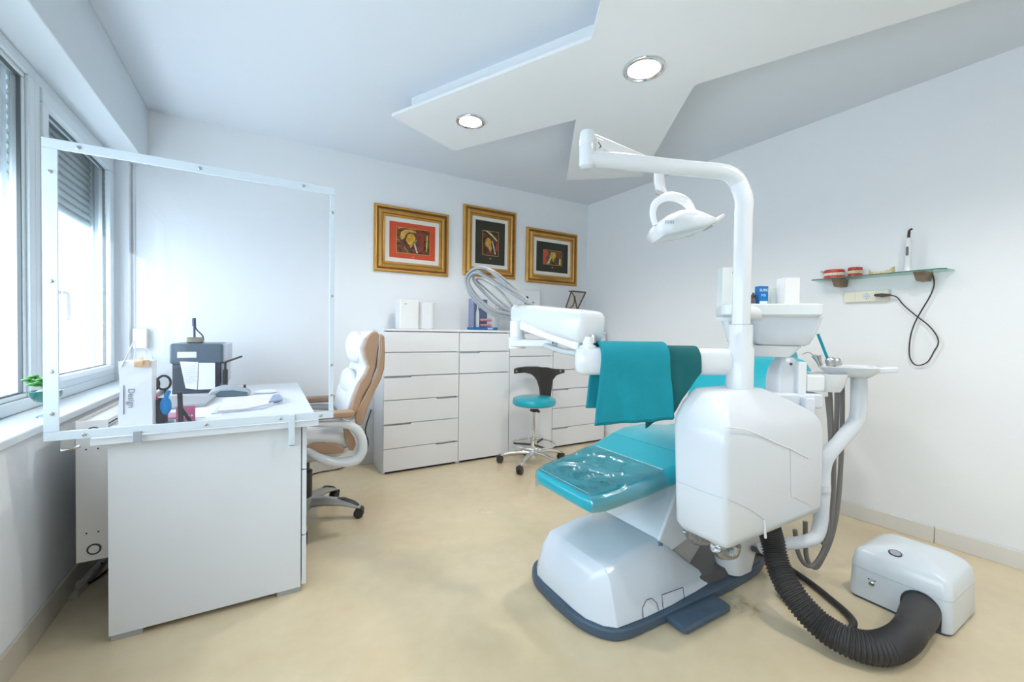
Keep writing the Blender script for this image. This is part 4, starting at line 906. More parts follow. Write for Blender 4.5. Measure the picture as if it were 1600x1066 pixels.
# bracket under the cabinet and foil wrapped pipes
a = PY(1158, 886, 1.13)
bm = NB(); loft(bm, [rrect(1.84, 2.0, 1.10, 1.22, .05, .05), rrect(1.82, 2.02, 1.09, 1.23, .055, .14), rrect(1.80, 2.04, 1.03, 1.23, .04, .42)]); obj('column_foot', bm, WHITE, t)
FOIL = mat('foil', (.62, .63, .64), .3, metal=.9, noise=.25, nscale=40, bump=1., bscale=55)
bm = NB(); tube(bm, [PY(1072, 828, 1.12), PY(1085, 843, 1.13), PY(1105, 846, 1.13), PY(1125, 842, 1.1)], [.016, .022, .016, .02], 12); obj('foil_pipe', bm, FOIL, t)
bm = NB(); tube(bm, [PY(1118, 856, 1.0), PY(1128, 867, 1.02), PY(1145, 864, 1.02), PY(1152, 852, 1.0)], [.02, .018, .024, .016], 12); obj('foil_pipe', bm, FOIL, t)
# column
pc = V((1.672, 1.005, 0)); zt0 = .93; zj = 1.03 + .0
zb = D(1158, 545, 1.72).z; zs_ = D(1158, 508, 1.72).z
bm = NB(); lathe(bm, [(.053, zt0), (.053, zt0 + .004), (.051, zt0 + .006), (.051, zb), (.044, zb + .012), (.044, zs_), (.037, zs_ + .001)], pc, 36); obj('column', bm, WHITEG, t)
# horizontal arm to the left carrying the delivery head
AL, AR = D(905, 570, 1.66), D(1158, 573, 1.74); AL.z = AR.z = 1.045
d_ = (AL - AR).normalized(); n_ = V((-d_.y, d_.x, 0)); 
def oval(c, hw, hz, k=18): return [c + n_ * (hw * math.copysign(abs(math.cos(a)) ** .6, math.cos(a))) + V((0, 0, hz * math.copysign(abs(math.sin(a)) ** .8, math.sin(a)))) for a in [2 * PI * i / k for i in range(k)]]
bm = NB(); L_a = (AL - AR).length
loft(bm, [oval(AR, .045, .056), oval(AR + d_ * (L_a - .01), .045, .056), oval(AR + d_ * L_a, .040, .052), oval(AR + d_ * (L_a + .012), .03, .042), oval(AR + d_ * (L_a + .015), .01, .02)])
obj('lower_arm', bm, WHITEG, t, ang=60)
# post at the end of the arm
pe = AR + d_ * (L_a - .035)
ez = D(920, 548, 1.66).z
bm = NB(); lathe(bm, [(.034, 1.09), (.034, ez + .018), (.022, ez + .024), (.020, ez + .055)], (pe.x, pe.y, 0), 24); obj('swivel_post', bm, WHITE, t)
bm = NB(); lathe(bm, [(.014, ez + .03), (.014, ez + .062)], (pe.x + .02, pe.y - .01, 0), 16); obj('swivel_pin', bm, STEEL, t)
# delivery head : a long rounded casing, nearer end right
hR, hL = D(922, 512, 1.68), D(812, 491, 2.12)
x_ = (hL - hR).normalized(); side = V((-x_.y, x_.x, 0)).normalized(); upv = side.cross(x_); upv = upv if upv.z > 0 else -upv
def hring(u, hw, h0, h1, k=20):
    c = hR + x_ * u; out = []
    for i in range(k):
        a = 2 * PI * i / k; ca = math.copysign(abs(math.cos(a)) ** .45, math.cos(a)); sa = math.copysign(abs(math.sin(a)) ** .45, math.sin(a))
        out.append(c + side * hw * ca + upv * ((h1 - h0) / 2 * sa + (h1 + h0) / 2))
    return out
Lh = (hL - hR).length
bm = NB(); loft(bm, [hring(-.02, .05, -.035, .040), hring(-.012, .066, -.055, .058), hring(.0, .075, -.064, .066), hring(.06, .078, -.064, .068), hring(Lh * .6, .07, -.053, .06), hring(Lh - .02, .062, -.046, .053), hring(Lh, .055, -.038, .045), hring(Lh + .008, .035, -.022, .03)])
obj('delivery_head', bm, WHITEG, t, ang=60)
bm = NB()
for dx in (0, 1):
    for dz in (0, 1):
        p = D(900 + dx * 9, 518 + dz * 4, 1.70); bm2 = p
        lathe(bm, [(.0035, 0), (.0035, .03), (.001, .031)], hR + x_ * (.10 + .03 * dx) - side * (.06) + upv * (-.03 + .014 * dz), 8, axis=-side if (CP - hR).dot(side) < 0 else side)
obj('indicator_dots', bm, DARK, t)
# lower parallel arm below the delivery head and bracket table
a, b_ = D(912, 541, 1.72), D(818, 508, 2.0)
m_ = align(a, b_); L = (b_ - a).length
bm = NB(); bx(bm, 0, L, -.035, .035, -.022, .022, mtx=m_); obj('spring_arm', bm, WHITE, t, bevel=.012, seg=3)
bm = NB(); p = D(808, 528, 2.0); lathe(bm, [(.040, 0), (.040, .05), (.034, .055), (.034, .13)], p - V((0, 0, .05)), 24); obj('end_post', bm, WHITE, t)
bm = NB(); p = D(800, 536, 2.0); q = D(872, 536, 1.95); m_ = align(p, q); L = (q - p).length; bx(bm, 0, L, -.05, .05, -.018, .018, mtx=m_); obj('instrument_shelf', bm, WHITE, t, bevel=.008)
bm = NB(); p = D(850, 539, 1.93); q = D(905, 553, 1.75); tube(bm, [p, p.lerp(q, .5) + V((0, 0, -.006)), q], .013, 10); obj('shelf_strut', bm, mat('strut_grey', (.55, .6, .62), .4), t)
bm = NB(); p = D(862, 533, 1.9)
for k in range(3): bx(bm, p.x - .02 + k * .022, p.x - .008 + k * .022, p.y - .03, p.y - .01, p.z - .012, p.z + .010)
obj('clip_row', bm, STEEL, t)
# instrument hoses looping from the delivery head
tops = [[(800, 492), (770, 484), (744, 462), (732, 440), (742, 426), (762, 434), (800, 458), (838, 480)],
        [(800, 497), (768, 488), (740, 462), (728, 438), (738, 422), (760, 420), (792, 446), (830, 475)],
        [(800, 488), (775, 474), (752, 452), (740, 436), (748, 420), (770, 424), (800, 448), (826, 472)],
        [(800, 485), (778, 468), (756, 448), (744, 438), (752, 436), (768, 444), (784, 458), (800, 478)],
        [(800, 500), (770, 492), (742, 470), (730, 448), (734, 430), (750, 426), (790, 452), (834, 478)]]
for k, pts in enumerate(tops):
    dd = [2.13, 2.16, 2.2, 2.22, 2.2, 2.14, 2.05, 1.98]; off = (k - 2) * .02
    bm = NB(); tube(bm, [D(p[0], p[1], d + off * (1 if 0 < i < 7 else .3)) for i, (p, d) in enumerate(zip(pts, dd))], .0085 if k != 3 else .006, 10, n=8); obj('instrument_hose', bm, LHOSE, t)
# monitor shelf on the column
q0 = D(1200, 480, 1.86)
zt1 = D(1200, 476, 1.86).z; zb1 = D(1200, 496, 1.86).z
A_, B_ = D(1122, 487, 1.93), D(1274, 487, 1.80)
m_ = align(A_, B_); L = (B_ - A_).length
bm = NB(); R_ = lambda e, z: [m_ @ p for p in rrect(e, L - e, -.13 + e, .13 - e, .04, z)]
loft(bm, [R_(.012, -.028), R_(.0, -.018), R_(.0, .022), R_(.006, .026), R_(.016, .026), R_(.02, .014)]); obj('shelf_tray', bm, mat('tray_white', (.74, .79, .80), .25, noise=.01), t, ang=50)
bm = NB(); m2 = m_
def R2(x0, x1, hw, z): return [m_ @ p for p in rrect(x0, x1, -hw, hw, .02, z)]
loft(bm, [R2(.16, .33, .06, -.15), R2(.145, .345, .08, -.138), R2(.135, .365, .09, -.09), R2(.13, .385, .09, -.027)]); obj('shelf_box', bm, UW, t, ang=50)
bm = NB(); loft(bm, [R2(.14, .28, .05, -.20), R2(.12, .32, .07, -.15)]); obj('shelf_box_base', bm, WHITE, t, bevel=.006)
a, b_ = D(1137, 500, 1.9), D(1143, 532, 1.88)
bm = NB(); bx(bm, a.x - .03, a.x + .03, a.y - .04, a.y + .04, a.z - .006, a.z + .012); tube(bm, [a, b_], [.026, .018], 14, smooth=False); obj('tray_bracket', bm, WHITE, t)
bm = NB(); tube(bm, [V((pc.x, pc.y, A_.z - .01)), m_ @ V((.2, 0, -.02))], .03, 14, smooth=False); obj('tray_mount', bm, WHITE, t)
shelf_m = m_
# assistant side: bracket, cup filler, spittoon bowl
DA = 1.80
def blk(nm, p0, p1, d, dep, m=WHITE, bev=.008, **k):
    a, b_ = D(*p0, d), D(*p1, d); w_ = align(V((a.x, a.y, 0)), V((b_.x, b_.y, 0))); L = (V((b_.x, b_.y, 0)) - V((a.x, a.y, 0))).length
    bm = NB(); bx(bm, 0, L, 0, dep, min(a.z, b_.z), max(a.z, b_.z), mtx=w_); return obj(nm, bm, m, t, bevel=bev, seg=3, **k)
blk('side_bracket', (1196, 614), (1288, 640), 1.80, .10, UW, .014)
blk('bracket_drop', (1260, 622), (1274, 658), 1.76, .05, UW, .006)
bm = NB(); p = D(1266, 658.5, 1.755); lathe(bm, [(.02, 0), (.02, .003)], p, 12); obj('drop_cap', bm, STEEL, t)
a = D(1237, 620, 1.80)
bm = NB(); c_ = D(1232, 600, 1.86)
w_ = align(V((D(1216, 600, 1.82).x, D(1216, 600, 1.82).y, 0)), V((D(1256, 600, 1.82).x, D(1256, 600, 1.82).y, 0))); zz = lambda y: D(1235, y, 1.84).z
rr = lambda x0, x1, y0, y1, z: [w_ @ p for p in rrect(x0, x1, y0, y1, .015, z)]
loft(bm, [rr(0, .115, 0, .10, zz(618)), rr(.0, .115, 0, .10, zz(590)), rr(.006, .112, .005, .095, zz(577)), rr(.02, .095, .01, .09, zz(566)), rr(.03, .085, .02, .08, zz(559))]); obj('cup_filler', bm, UW, t, ang=50)
bm = NB(); lathe(bm, [(.006, 0), (.006, .008), (.001, .008)], D(1236, 569, 1.83), 12, axis=CP - D(1236, 569, 1.83)); obj('sensor_eye', bm, BLACKP, t)
blk('filler_cover', (1248, 566), (1260, 618), 1.80, .07, WHITE, .005)
c_ = D(1291, 600, 1.86); zt_ = D(1291, 583, 1.86).z; zb_ = D(1291, 612, 1.86).z; h = zt_ - zb_
bm = NB(); lathe(bm, [(.02, 0), (.052, .003), (.066, h * .4), (.074, h * .85), (.076, h), (.070, h), (.066, h * .85), (.055, h * .4), (.01, h * .3)], (c_.x, c_.y, zb_), 32); obj('spittoon_bowl', bm, WHITEG, t)
blk('bowl_support', (1262, 586), (1290, 613), 1.80, .06, WHITE, .01)
# assistant's instrument tray and its bent carrying tube
T0, T1 = D(1283, 577, 1.96), D(1372, 580, 1.84)
m_ = align(T0, T1); L = (T1 - T0).length
q_ = lambda x0, x1, hw, z, r=.03: [m_ @ p for p in rrect(x0, x1, -hw, hw, r, z)]
bm = NB(); loft(bm, [q_(.05, L - .03, .06, -.030), q_(.01, L, .10, -.005), q_(-.01, L, .115, .016), q_(.0, L - .01, .105, .020), q_(.02, L - .03, .09, .014)]); obj('assistant_tray', bm, WHITEG, t, ang=50)
a, b_ = D(1368, 579, 1.83), D(1400, 577, 1.80); m2 = align(a, b_); bm = NB(); bx(bm, -.02, (b_ - a).length, -.03, .03, -.012, .010, mtx=m2); obj('tray_handle', bm, UW, t, bevel=.004)
bm = NB(); tube(bm, [D(1342, 588, 1.90), D(1342, 620, 1.90), D(1341, 645, 1.90), D(1335, 662, 1.90), D(1312, 690, 1.89), D(1293, 713, 1.88), D(1286, 735, 1.88), D(1284, 780, 1.87), D(1282, 815, 1.87), D(1275, 838, 1.86), D(1258, 846, 1.84), D(1225, 851, 1.82), D(1190, 857, 1.80)], [.031, .031, .031, .031, .03, .03, .03, .03, .029, .028, .026, .025, .025], 18, n=5); obj('tray_tube', bm, UW, t)
bm = NB(); tube(bm, [D(1284, 756, 1.87), D(1284, 766, 1.87)], .034, 18, smooth=False); obj('tube_collar', bm, UW, t)
for k, pts in enumerate(([(1292, 620), (1296, 660), (1297, 700), (1290, 740), (1292, 800), (1288, 832), (1286, 820)],
                         [(1297, 611), (1299, 650), (1299, 700), (1293, 760), (1293, 830), (1286, 850), (1283, 830)],
                         [(1308, 606), (1307, 660), (1303, 720), (1302, 780), (1294, 840), (1275, 880), (1258, 882), (1246, 860), (1242, 828)],
                         [(1316, 598), (1316, 650), (1314, 720), (1309, 790), (1299, 840), (1282, 878), (1272, 887), (1260, 870), (1258, 815)])):
    bm = NB(); tube(bm, [D(p[0], p[1], 1.93 + .015 * k) for p in pts], .0085 + .0015 * (k > 1), 10, n=8); obj('suction_hose', bm, HOSE, t)
# instruments in the holder
for k, (p0, p1) in enumerate((((1281, 573), (1272, 556)), ((1284, 572), (1279, 556)))):
    bm = NB(); a, b_ = D(*p0, 1.93), D(*p1, 1.93); tube(bm, [a, a.lerp(b_, .6), b_], [.004, .006, .011], 10)
    o = obj('air_syringe', bm, STEEL, t)
bm = NB(); tube(bm, [D(1272, 556, 1.93), D(1264, 551, 1.93), D(1258, 552, 1.93), D(1254, 554, 1.93)], .0022, 6); obj('syringe_tip', bm, STEEL, t)
for k, px in enumerate((1296, 1305)):
    bm = NB(); a, b_ = D(px + 3, 571, 1.93), D(px, 559 + k * 1, 1.93); tube(bm, [a, a.lerp(b_, .7), b_], [.020, .020, .012], 12); obj('suction_handle', bm, STEEL, t, label='grey metal suction handle')
bm = NB(); tube(bm, [D(1293, 560, 1.93), D(1278, 522, 1.93)], .006, 10, smooth=False); obj('suction_tip', bm, mat('teal_tip', (.0, .30, .40), .4), t, label='teal disposable suction tip')
# ================================================================ operating lamp on its overhead arm
jt = D(917, 228, 1.66)
t = thing('operating_lamp', 'white dental operating lamp hanging from the overhead tube', 'lamp', V((pc.x, pc.y, zs_ + .003)))
arm = [V((pc.x, pc.y, zs_ + .003)), V((pc.x, pc.y, 1.40)), V((pc.x, pc.y, 1.64)), V((pc.x, pc.y, 1.705)), D(1155, 290, 1.72), D(1146, 277, 1.715), D(1130, 269, 1.71), D(1105, 266, 1.705), D(1060, 262, 1.695), D(980, 253, 1.675), D(917, 248, 1.66)]
bm = NB(); tube(bm, arm[:2] + arm[2:], [.034] * 6 + [.031] * 5, 24, n=6); obj('overhead_tube', bm, WHITEG, t)
bm = NB(); j0, j1 = D(917, 258, 1.66), D(915, 212, 1.66); lathe(bm, [(.022, -.012), (.030, -.006), (.031, 0), (.031, (j1 - j0).z * .62), (.0295, (j1 - j0).z * .625), (.0295, (j1 - j0).z * .64), (.031, (j1 - j0).z * .645), (.031, (j1 - j0).z), (.026, (j1 - j0).z + .014), (.01, (j1 - j0).z + .02)], j0, 24); obj('elbow_joint', bm, WHITEG, t)
a, b_ = D(921, 218, 1.68), D(1030, 262, 2.02)
m_ = align(a, b_); L = (b_ - a).length
bm = NB(); bx(bm, .0, L, -.016, .016, -.022, .024, mtx=m_); obj('balance_arm', bm, WHITE, t, bevel=.008, seg=3)
bm = NB(); bx(bm, .02, .07, -.019, .019, -.05, .01, mtx=m_); obj('arm_knuckle', bm, WHITE, t, bevel=.006)
bm = NB(); tube(bm, [D(935, 222, 1.655), D(939, 229, 1.655), D(936, 231, 1.655)], .002, 6); obj('arm_spring', bm, BLACKP, t)
bm = NB(); y0_ = D(1030, 268, 2.02); tube(bm, [y0_, D(1030, 285, 2.02), D(1034, 300, 2.0), D(1040, 308, 1.99)], [.024, .025, .022, .02], 16); obj('drop_yoke', bm, WHITE, t)
bm = NB(); bx(bm, -.018, .018, -.004, .004, -.010, .010, mtx=M4.Translation(D(1031, 302, 1.975)) @ M4.Rotation(-.5, 4, 'Z') @ M4.Rotation(.35, 4, 'Y')); obj('yoke_label', bm, STEEL, t)
hoop = [(1024, 352), (1020, 336), (1023, 320), (1035, 310), (1050, 307), (1068, 313), (1080, 326), (1086, 342)]
bm = NB(); tube(bm, [D(p[0], p[1], 1.98 + .03 * math.sin(i / 7 * PI) * 0 + (.03 if i > 4 else -.01)) for i, p in enumerate(hoop)], [.013, .014, .017, .019, .022, .022, .019, .017], 14); obj('hoop', bm, WHITE, t)
# reflector head seen edge on
hp = [(1016, 366), (1022, 352), (1034, 343), (1050, 336), (1070, 334), (1088, 340), (1108, 349), (1112, 354), (1090, 364), (1060, 371), (1024, 377)]
bm = NB(); cen_ = D(1062, 356, 2.0); vd = (CF).normalized()
rings = []
for u, s_ in ((-.12, .55), (-.105, .85), (-.07, .97), (0, 1), (.07, .97), (.105, .85), (.12, .55)):
    rings.append([cen_ + (D(p[0], p[1], 2.0) - cen_) * s_ + vd * u for p in hp])
loft(bm, rings); obj('reflector_head', bm, WHITEG, t, ang=60)
bm = NB()
for k in range(6): p = D(1040 + k * 2.4, 347, 1.872); bx(bm, p.x - .0012, p.x + .0012, p.y - .001, p.y + .001, p.z - .007, p.z + .007)
obj('vent_slots', bm, mat('slot_grey', (.25, .30, .34), .5), t)
bm = NB(); a, b_ = D(1108, 354, 1.97), D(1124, 340, 1.97); m_ = align(a, b_); bx(bm, -.012, (b_ - a).length, -.05, .05, -.008, .008, mtx=m_); obj('head_handle', bm, mat('handle_grey', (.6, .61, .61), .5), t, bevel=.004)
bm = NB(); lathe(bm, [(.001, -.02), (.02, -.018), (.024, 0), (.02, .018), (.001, .02)], D(1092, 343, 1.93), 20, axis=(.87, -.5, 0)); obj('tilt_knob', bm, WHITE, t)
bm = NB(); lathe(bm, [(.004, 0), (.004, .002), (.001, .002)], D(1162, 327, 1.68), 8, axis=-CF); obj('tube_screw', bm, DARK, t)
# ================================================================ towels over the lower arm
def drape(name, label, m, px0, px1, ytop, botf, backdrop, layers=3, hw=.052, hz=.062, amp=.006, shift=0, seed=0, tuck=0.0):
    """sheet draped over the lower arm; botf(u)->px y of the front bottom"""
    bm = NB(); NU, NF = 46, 26
    for ly in range(layers):
        grid = []
        for i in range(NU + 1):
            u = i / NU; px = px0 + (px1 - px0) * u; row = []
            c = AR + d_ * ((V(D(px, 570, 1.70)) - AR).dot(d_))
            off = .0035 + ly * .004 + shift
            nn = -n_ if (CP - c).dot(n_) < 0 else n_
            zb_ = D(px, botf(u), 1.66).z + ly * .004
            path = []
            for k in range(NF + 1):       # back, bottom to top
                f = k / NF; path.append((-(hw + off), 1.045 - backdrop * (1 - f)))
            for k in range(1, 12):        # over
                a = PI - PI * k / 12; path.append(((hw + off) * math.cos(a), 1.045 + (hz + off - .0) * math.sin(a) ** .8))
            for k in range(NF + 1):       # front
                f = k / NF; path.append(((hw + off), 1.045 + (zb_ - 1.045) * f))
            for k, (q, z) in enumerate(path):
                f = max(0, (1.045 - z) / .3); wv_ = amp * f * (math.sin(u * 11 + seed + ly * .4) + .6 * math.sin(u * 23 + seed * 2 + z * 9)) + .002 * math.sin(z * 40 + u * 8 + seed)
                row.append(bm.verts.new(c + nn * (q + wv_ * (1 if q > 0 else -1)) + V((0, 0, z)) - V((0, 0, c.z)) + d_ * (tuck * f * (u - .5))))
            grid.append(row)
        for i in range(NU):
            for k in range(len(grid[0]) - 1): bm.faces.new((grid[i][k], grid[i + 1][k], grid[i + 1][k + 1], grid[i][k + 1]))
    o = single(name, bm, m, label, 'towel', solid=.0035, loc=V((c.x, c.y, 1.10)), group='teal towels over the unit arm')
    return o
drape('surgical_towel', 'bright teal folded towel hanging over the unit arm, left one', TEALC, 928, 1034, 545, lambda u: 661 - 6 * u, .20, layers=3, tuck=-.06, hw=.056, hz=.066, seed=1)
drape('surgical_towel', 'darker green teal towel with slanting corner, right of the bright one', TEALD, 1000, 1088, 547, lambda u: 668 - 22 * min(u, .5) / .5 - max(0, u - .5) / .5 * 64, .12, layers=1, hw=.048, hz=.060, amp=.008, shift=-.001, seed=3)
# ================================================================ things on the unit shelf
def on_shelf(nm, px0, px1, ytop, d, dep, label, cat, m, bev=.002):
    a, b_ = D(px0, 478, d), D(px1, 478, d); zt = D((px0 + px1) / 2, ytop, d).z
    zb = (shelf_m @ V((.2, 0, .015))).z
    w_ = align(V((a.x, a.y, 0)), V((b_.x, b_.y, 0))); L = (V((b_.x, b_.y, 0)) - V((a.x, a.y, 0))).length
    bm = NB(); bx(bm, 0, L, 0, dep, zb, zt, mtx=w_)
    return w_, L, zb, zt, bm
w_, L, zb, zt, bm = on_shelf('x', 1186, 1200, 447, 1.82, .035, '', '', WHITE)
t = thing('medicine_box', 'small bright blue medicine carton on the unit shelf', 'box', w_ @ V((L / 2, .017, zb)))
obj('carton', bm, mat('carton_blue', (.0, .17, .50), .4, noise=.1, nscale=40), t, bevel=.001)
bm = NB(); bx(bm, .002, L * .92, -.0012, 0, zb + .004, zb + (zt - zb) * .30, mtx=w_)
obj('label_panel', bm, mat('label_pale', (.70, .80, .86), .5), t)
rot = w_.to_3x3().to_4x4() @ M4.Rotation(PI / 2, 4, 'X')
text('SURE', .016, mat('print_white', (.75, .85, .92), .5), t, w_ @ V((L * .48, -.0008, zb + (zt - zb) * .80)), rot)
text('FIX', .015, mat('print_white2', (.65, .8, .92), .5), t, w_ @ V((L * .48, -.0008, zb + (zt - zb) * .56)), rot)
w_, L, zb, zt, bm = on_shelf('x', 1226, 1249, 434, 1.80, .06, '', '', WHITE)
t = thing('white_carton', 'large plain white carton at the right end of the unit shelf', 'box', w_ @ V((L / 2, .03, zb))); obj('carton', bm, WB, t, bevel=.001)
bm = NB(); bx(bm, L - .0002, L + .0006, .012, .05, zb + .02, zt - .02, mtx=w_); obj('side_label', bm, mat('side_label', (.62, .66, .66), .6, noise=.1, nscale=90), t)
w_, L, zb, zt, bm = on_shelf('x', 1205, 1222, 450, 1.86, .03, '', '', WHITE)
t = thing('cream_carton', 'pale cream box between the blue carton and the white carton', 'box', w_ @ V((L / 2, .015, zb))); obj('carton', bm, mat('cream_card', (.78, .80, .72), .5, noise=.02), t, bevel=.001)
bm = NB(); bx(bm, .006, L - .006, -.001, 0, zb + .008, zt - .012, mtx=w_); obj('label_panel', bm, mat('pale_label', (.80, .84, .86), .5), t)
for k, px in enumerate((1176.5, 1183)):
    c = D(px, 478, 1.84 + .03 * k); c.z = zb
    t = thing('dropper_bottle', ('dark brown dropper bottle nearest the lamp column' if k == 0 else 'clear bottle with dark cap tucked behind the blue carton'), 'bottle', c)
    r = .011; bm = NB(); lathe(bm, [(.002, 0), (r, .001), (r, .038), (r * .7, .042)], c, 16); obj('bottle', bm, mat('bottle_%s' % ('brown' if k == 0 else 'clear'), (.16, .11, .11) if k == 0 else (.45, .47, .5), .2), t)
    bm = NB(); lathe(bm, [(r * .9, .042), (r * .9, .054), (r * .5, .058), (.003, .066), (.001, .066)], c, 16); obj('cap', bm, BROWNB, t)
    bm = NB(); lathe(bm, [(r * 1.03, .004), (r * 1.03, .018), (r * .9, .018)], c, 16); obj('label', bm, mat('bottle_label%d' % k, (.6, .56, .62), .5), t)
w_, L, zb, zt, bm = on_shelf('x', 1128, 1146, 418, 1.92, .05, '', '', WHITE)
t = thing('glove_box', 'translucent white box left of the lamp column on the unit shelf', 'box', w_ @ V((L / 2, .02, zb))); obj('box', bm, mat('pale_box', (.76, .80, .80), .35, noise=.02), t, bevel=.002)
bm = NB(); bx(bm, L - .008, L - .002, -.001, 0, zt - .03, zt - .02, mtx=w_); obj('mark', bm, DARK, t)
# ================================================================ glass wall shelf
SX = 3.12
fa, fb, fc = PX(1268, 439, SX), PX(1464, 420.5, SX), PX(1479, 423, 3.16)
sz = (fa.z + fb.z) / 2
def wz(p): return p
t = thing('glass_shelf', 'green edged glass shelf on two brown brackets', 'shelf', (3.2, (fa.y + fb.y) / 2, sz - .06))
yA, yB_ = fa.y, fb.y
bm = NB(); wall = lambda y: wallx(y)
outl = [V((SX, yA, sz)), V((SX, yB_, sz)), V((SX + .03, yB_ - .03, sz)), V((wall(yB_), yB_ - .035, sz)), V((wall(yA), yA + .01, sz))]
prism(bm, outl, (0, 0, .006)); obj('glass_plate', bm, GREENG, t)
bm = NB(); prism(bm, [V((SX - .0012, yA, sz)), V((SX - .0012, yB_, sz)), V((SX, yB_, sz)), V((SX, yA, sz))], (0, 0, .006)); prism(bm, [V((SX - .001, yB_, sz)), V((SX + .03, yB_ - .031, sz)), V((SX + .03, yB_ - .03, sz)), V((SX, yB_, sz))], (0, 0, .006)); obj('green_edge', bm, mat('green_glass_edge', (.05, .16, .11), .2), t)
for px in (1310, 1439):
    c = PX(px, 440, 3.17); bm = NB(); y = c.y
    loft(bm, [rrect(SX + .035, wall(y), y - .020, y + .020, .008, sz - .048), rrect(SX + .02, wall(y), y - .026, y + .026, .008, sz - .012), rrect(SX + .015, wall(y), y - .028, y + .028, .008, sz - .001)]); obj('bracket', bm, mat('bracket_wood', (.20, .14, .09), .5, noise=.3, nscale=40), t, ang=50)
zsf = sz + .0065
GUM = mat('gum_red', (.62, .05, .02), .25, coat=.5, noise=.25, nscale=50); GUM2 = mat('gum_crimson', (.42, .03, .03), .25, coat=.5, noise=.2, nscale=50); TOOTH = mat('tooth', (.86, .82, .72), .25, noise=.03); TOOTH2 = mat('tooth_cream', (.70, .58, .36), .35, noise=.1)
def denture(px0, px1, label, gm, tm, hinge):
    a, b_ = PX(px0, 430, SX + .07), PX(px1, 428, SX + .07); yc = (a.y + b_.y) / 2; w_ = abs(a.y - b_.y) / 2; xc = SX + .075
    t = thing('denture_model', label, 'denture model', (xc, yc, zsf), group='denture models on the glass shelf')
    rings_, H_ = {}, .062
    def arch(f, r, z, k=18): return [V((xc + .03 - .055 * f * math.sin(a), yc + w_ * f * math.cos(a), z)) for a in [math.radians(q) for q in [180 * i / k for i in range(k + 1)]]]
    for nm, z0, z1, up in (('lower_gum', 0, .024, 1), ('upper_gum', .040, H_, -1)):
        bm = NB(); o_ = arch(1, 0, zsf + z0); i_ = arch(.58, 0, zsf + z0); n = len(o_)
        outer = [[p + V((0, 0, z1 - z0 + .003 * math.sin(i * .9))) for i, p in enumerate(o_)]]
        ring = lambda z, fo, fi: arch(fo, 0, zsf + z) + arch(fi, 0, zsf + z)[::-1]
        m0, m1 = (z0, z1)
        loft(bm, [ring(m0, .94, .6), ring(m0 + .004, 1, .56), ring(m1 - .004, 1, .58), ring(m1, .94, .62)]); obj(nm, bm, gm, t, ang=60)
    for nm, zc in (('lower_teeth', .0275), ('upper_teeth', .0365)):
        bm = NB()
        for i in range(14):
            a_ = math.radians(8 + 164 * i / 13); p = V((xc + .03 - .055 * .9 * math.sin(a_), yc + w_ * .9 * math.cos(a_), zsf + zc)); sphere(bm, p, .0062, .8, .95, 1.05, 8, 6)
        obj(nm, bm, tm, t)
    if hinge:
        bm = NB(); p = V((xc + .03, yc + w_ * .98, zsf)); tube(bm, [p + V((0, -.01, .01)), p + V((0, .004, .03)), p + V((0, .010, .055)), p + V((0, .018, .058))], .0035, 6); tube(bm, [p + V((-.01, .012, .055)), p + V((-.01, .02, .060)), p + V((-.01, .004, .064))], .003, 6); obj('hinge', bm, STEEL, t)
denture(1284, 1316, 'orange red hinged denture model, the larger one at the left', GUM, TOOTH, True)
denture(1322, 1344, 'smaller crimson denture model with cream teeth, second from left', GUM2, TOOTH2, False)
a, b_ = PX(1353, 420, SX + .05), PX(1393, 420, SX + .05); yc = (a.y + b_.y) / 2; w2 = abs(a.y - b_.y) / 2
bm = NB(); rings = []
for i in range(17):
    s_ = -1 + 2 * i / 16; h = .012 + .034 * abs(s_) ** 2.5 + .004 * math.sin(i * 2.3); y = yc + s_ * w2; x = SX + .035 + .05 * abs(s_) ** 2
    rings.append([V((x, y, zsf + .001)), V((x + .005, y, zsf + h)), V((x + .016, y, zsf + h * .9)), V((x + .022, y, zsf + .001))])
loft(bm, rings); single('wax_bite', bm, mat('wax_yellow', (.75, .60, .32), .4, noise=.12, nscale=60), 'pale yellow curved wax bite on the middle of the shelf', 'dental model', ang=70)
# curing light
c = PX(1418, 424, SX + .05); c.z = zsf
t = thing('curing_light', 'white curing light standing upright at right of the glass shelf', 'curing light', c)
def hh(py): return PX(1418, py, c.x).z
bm = NB(); lathe(bm, [(.016, 0), (.022, .004), (.020, .012), (.016, .03), (.014, hh(400) - c.z), (.016, hh(385) - c.z), (.015, hh(378) - c.z), (.009, hh(374) - c.z), (.008, hh(372) - c.z)], c, 20); obj('handpiece', bm, WHITEG, t)
zt = hh(373); bm = NB(); tube(bm, [V((c.x, c.y, zt)), V((c.x, c.y - .001, zt + .03)), V((c.x, c.y - .003, zt + .045)), V((c.x, c.y - .015, zt + .053))], [.007, .007, .006, .006], 12); obj('light_guide', bm, BROWNB, t)
q = c + V((-.015, 0, 0)); bm = NB(); bx(bm, c.x - .0175, c.x - .008, c.y - .006, c.y + .006, hh(400), hh(386)); obj('button_panel', bm, mat('panel_grey', (.12, .12, .11), .4), t, bevel=.003)
bm = NB(); bx(bm, c.x - .015, c.x + .02, c.y - .002, c.y + .035, zsf, zsf + .006); obj('base', bm, WHITE, t, bevel=.002)
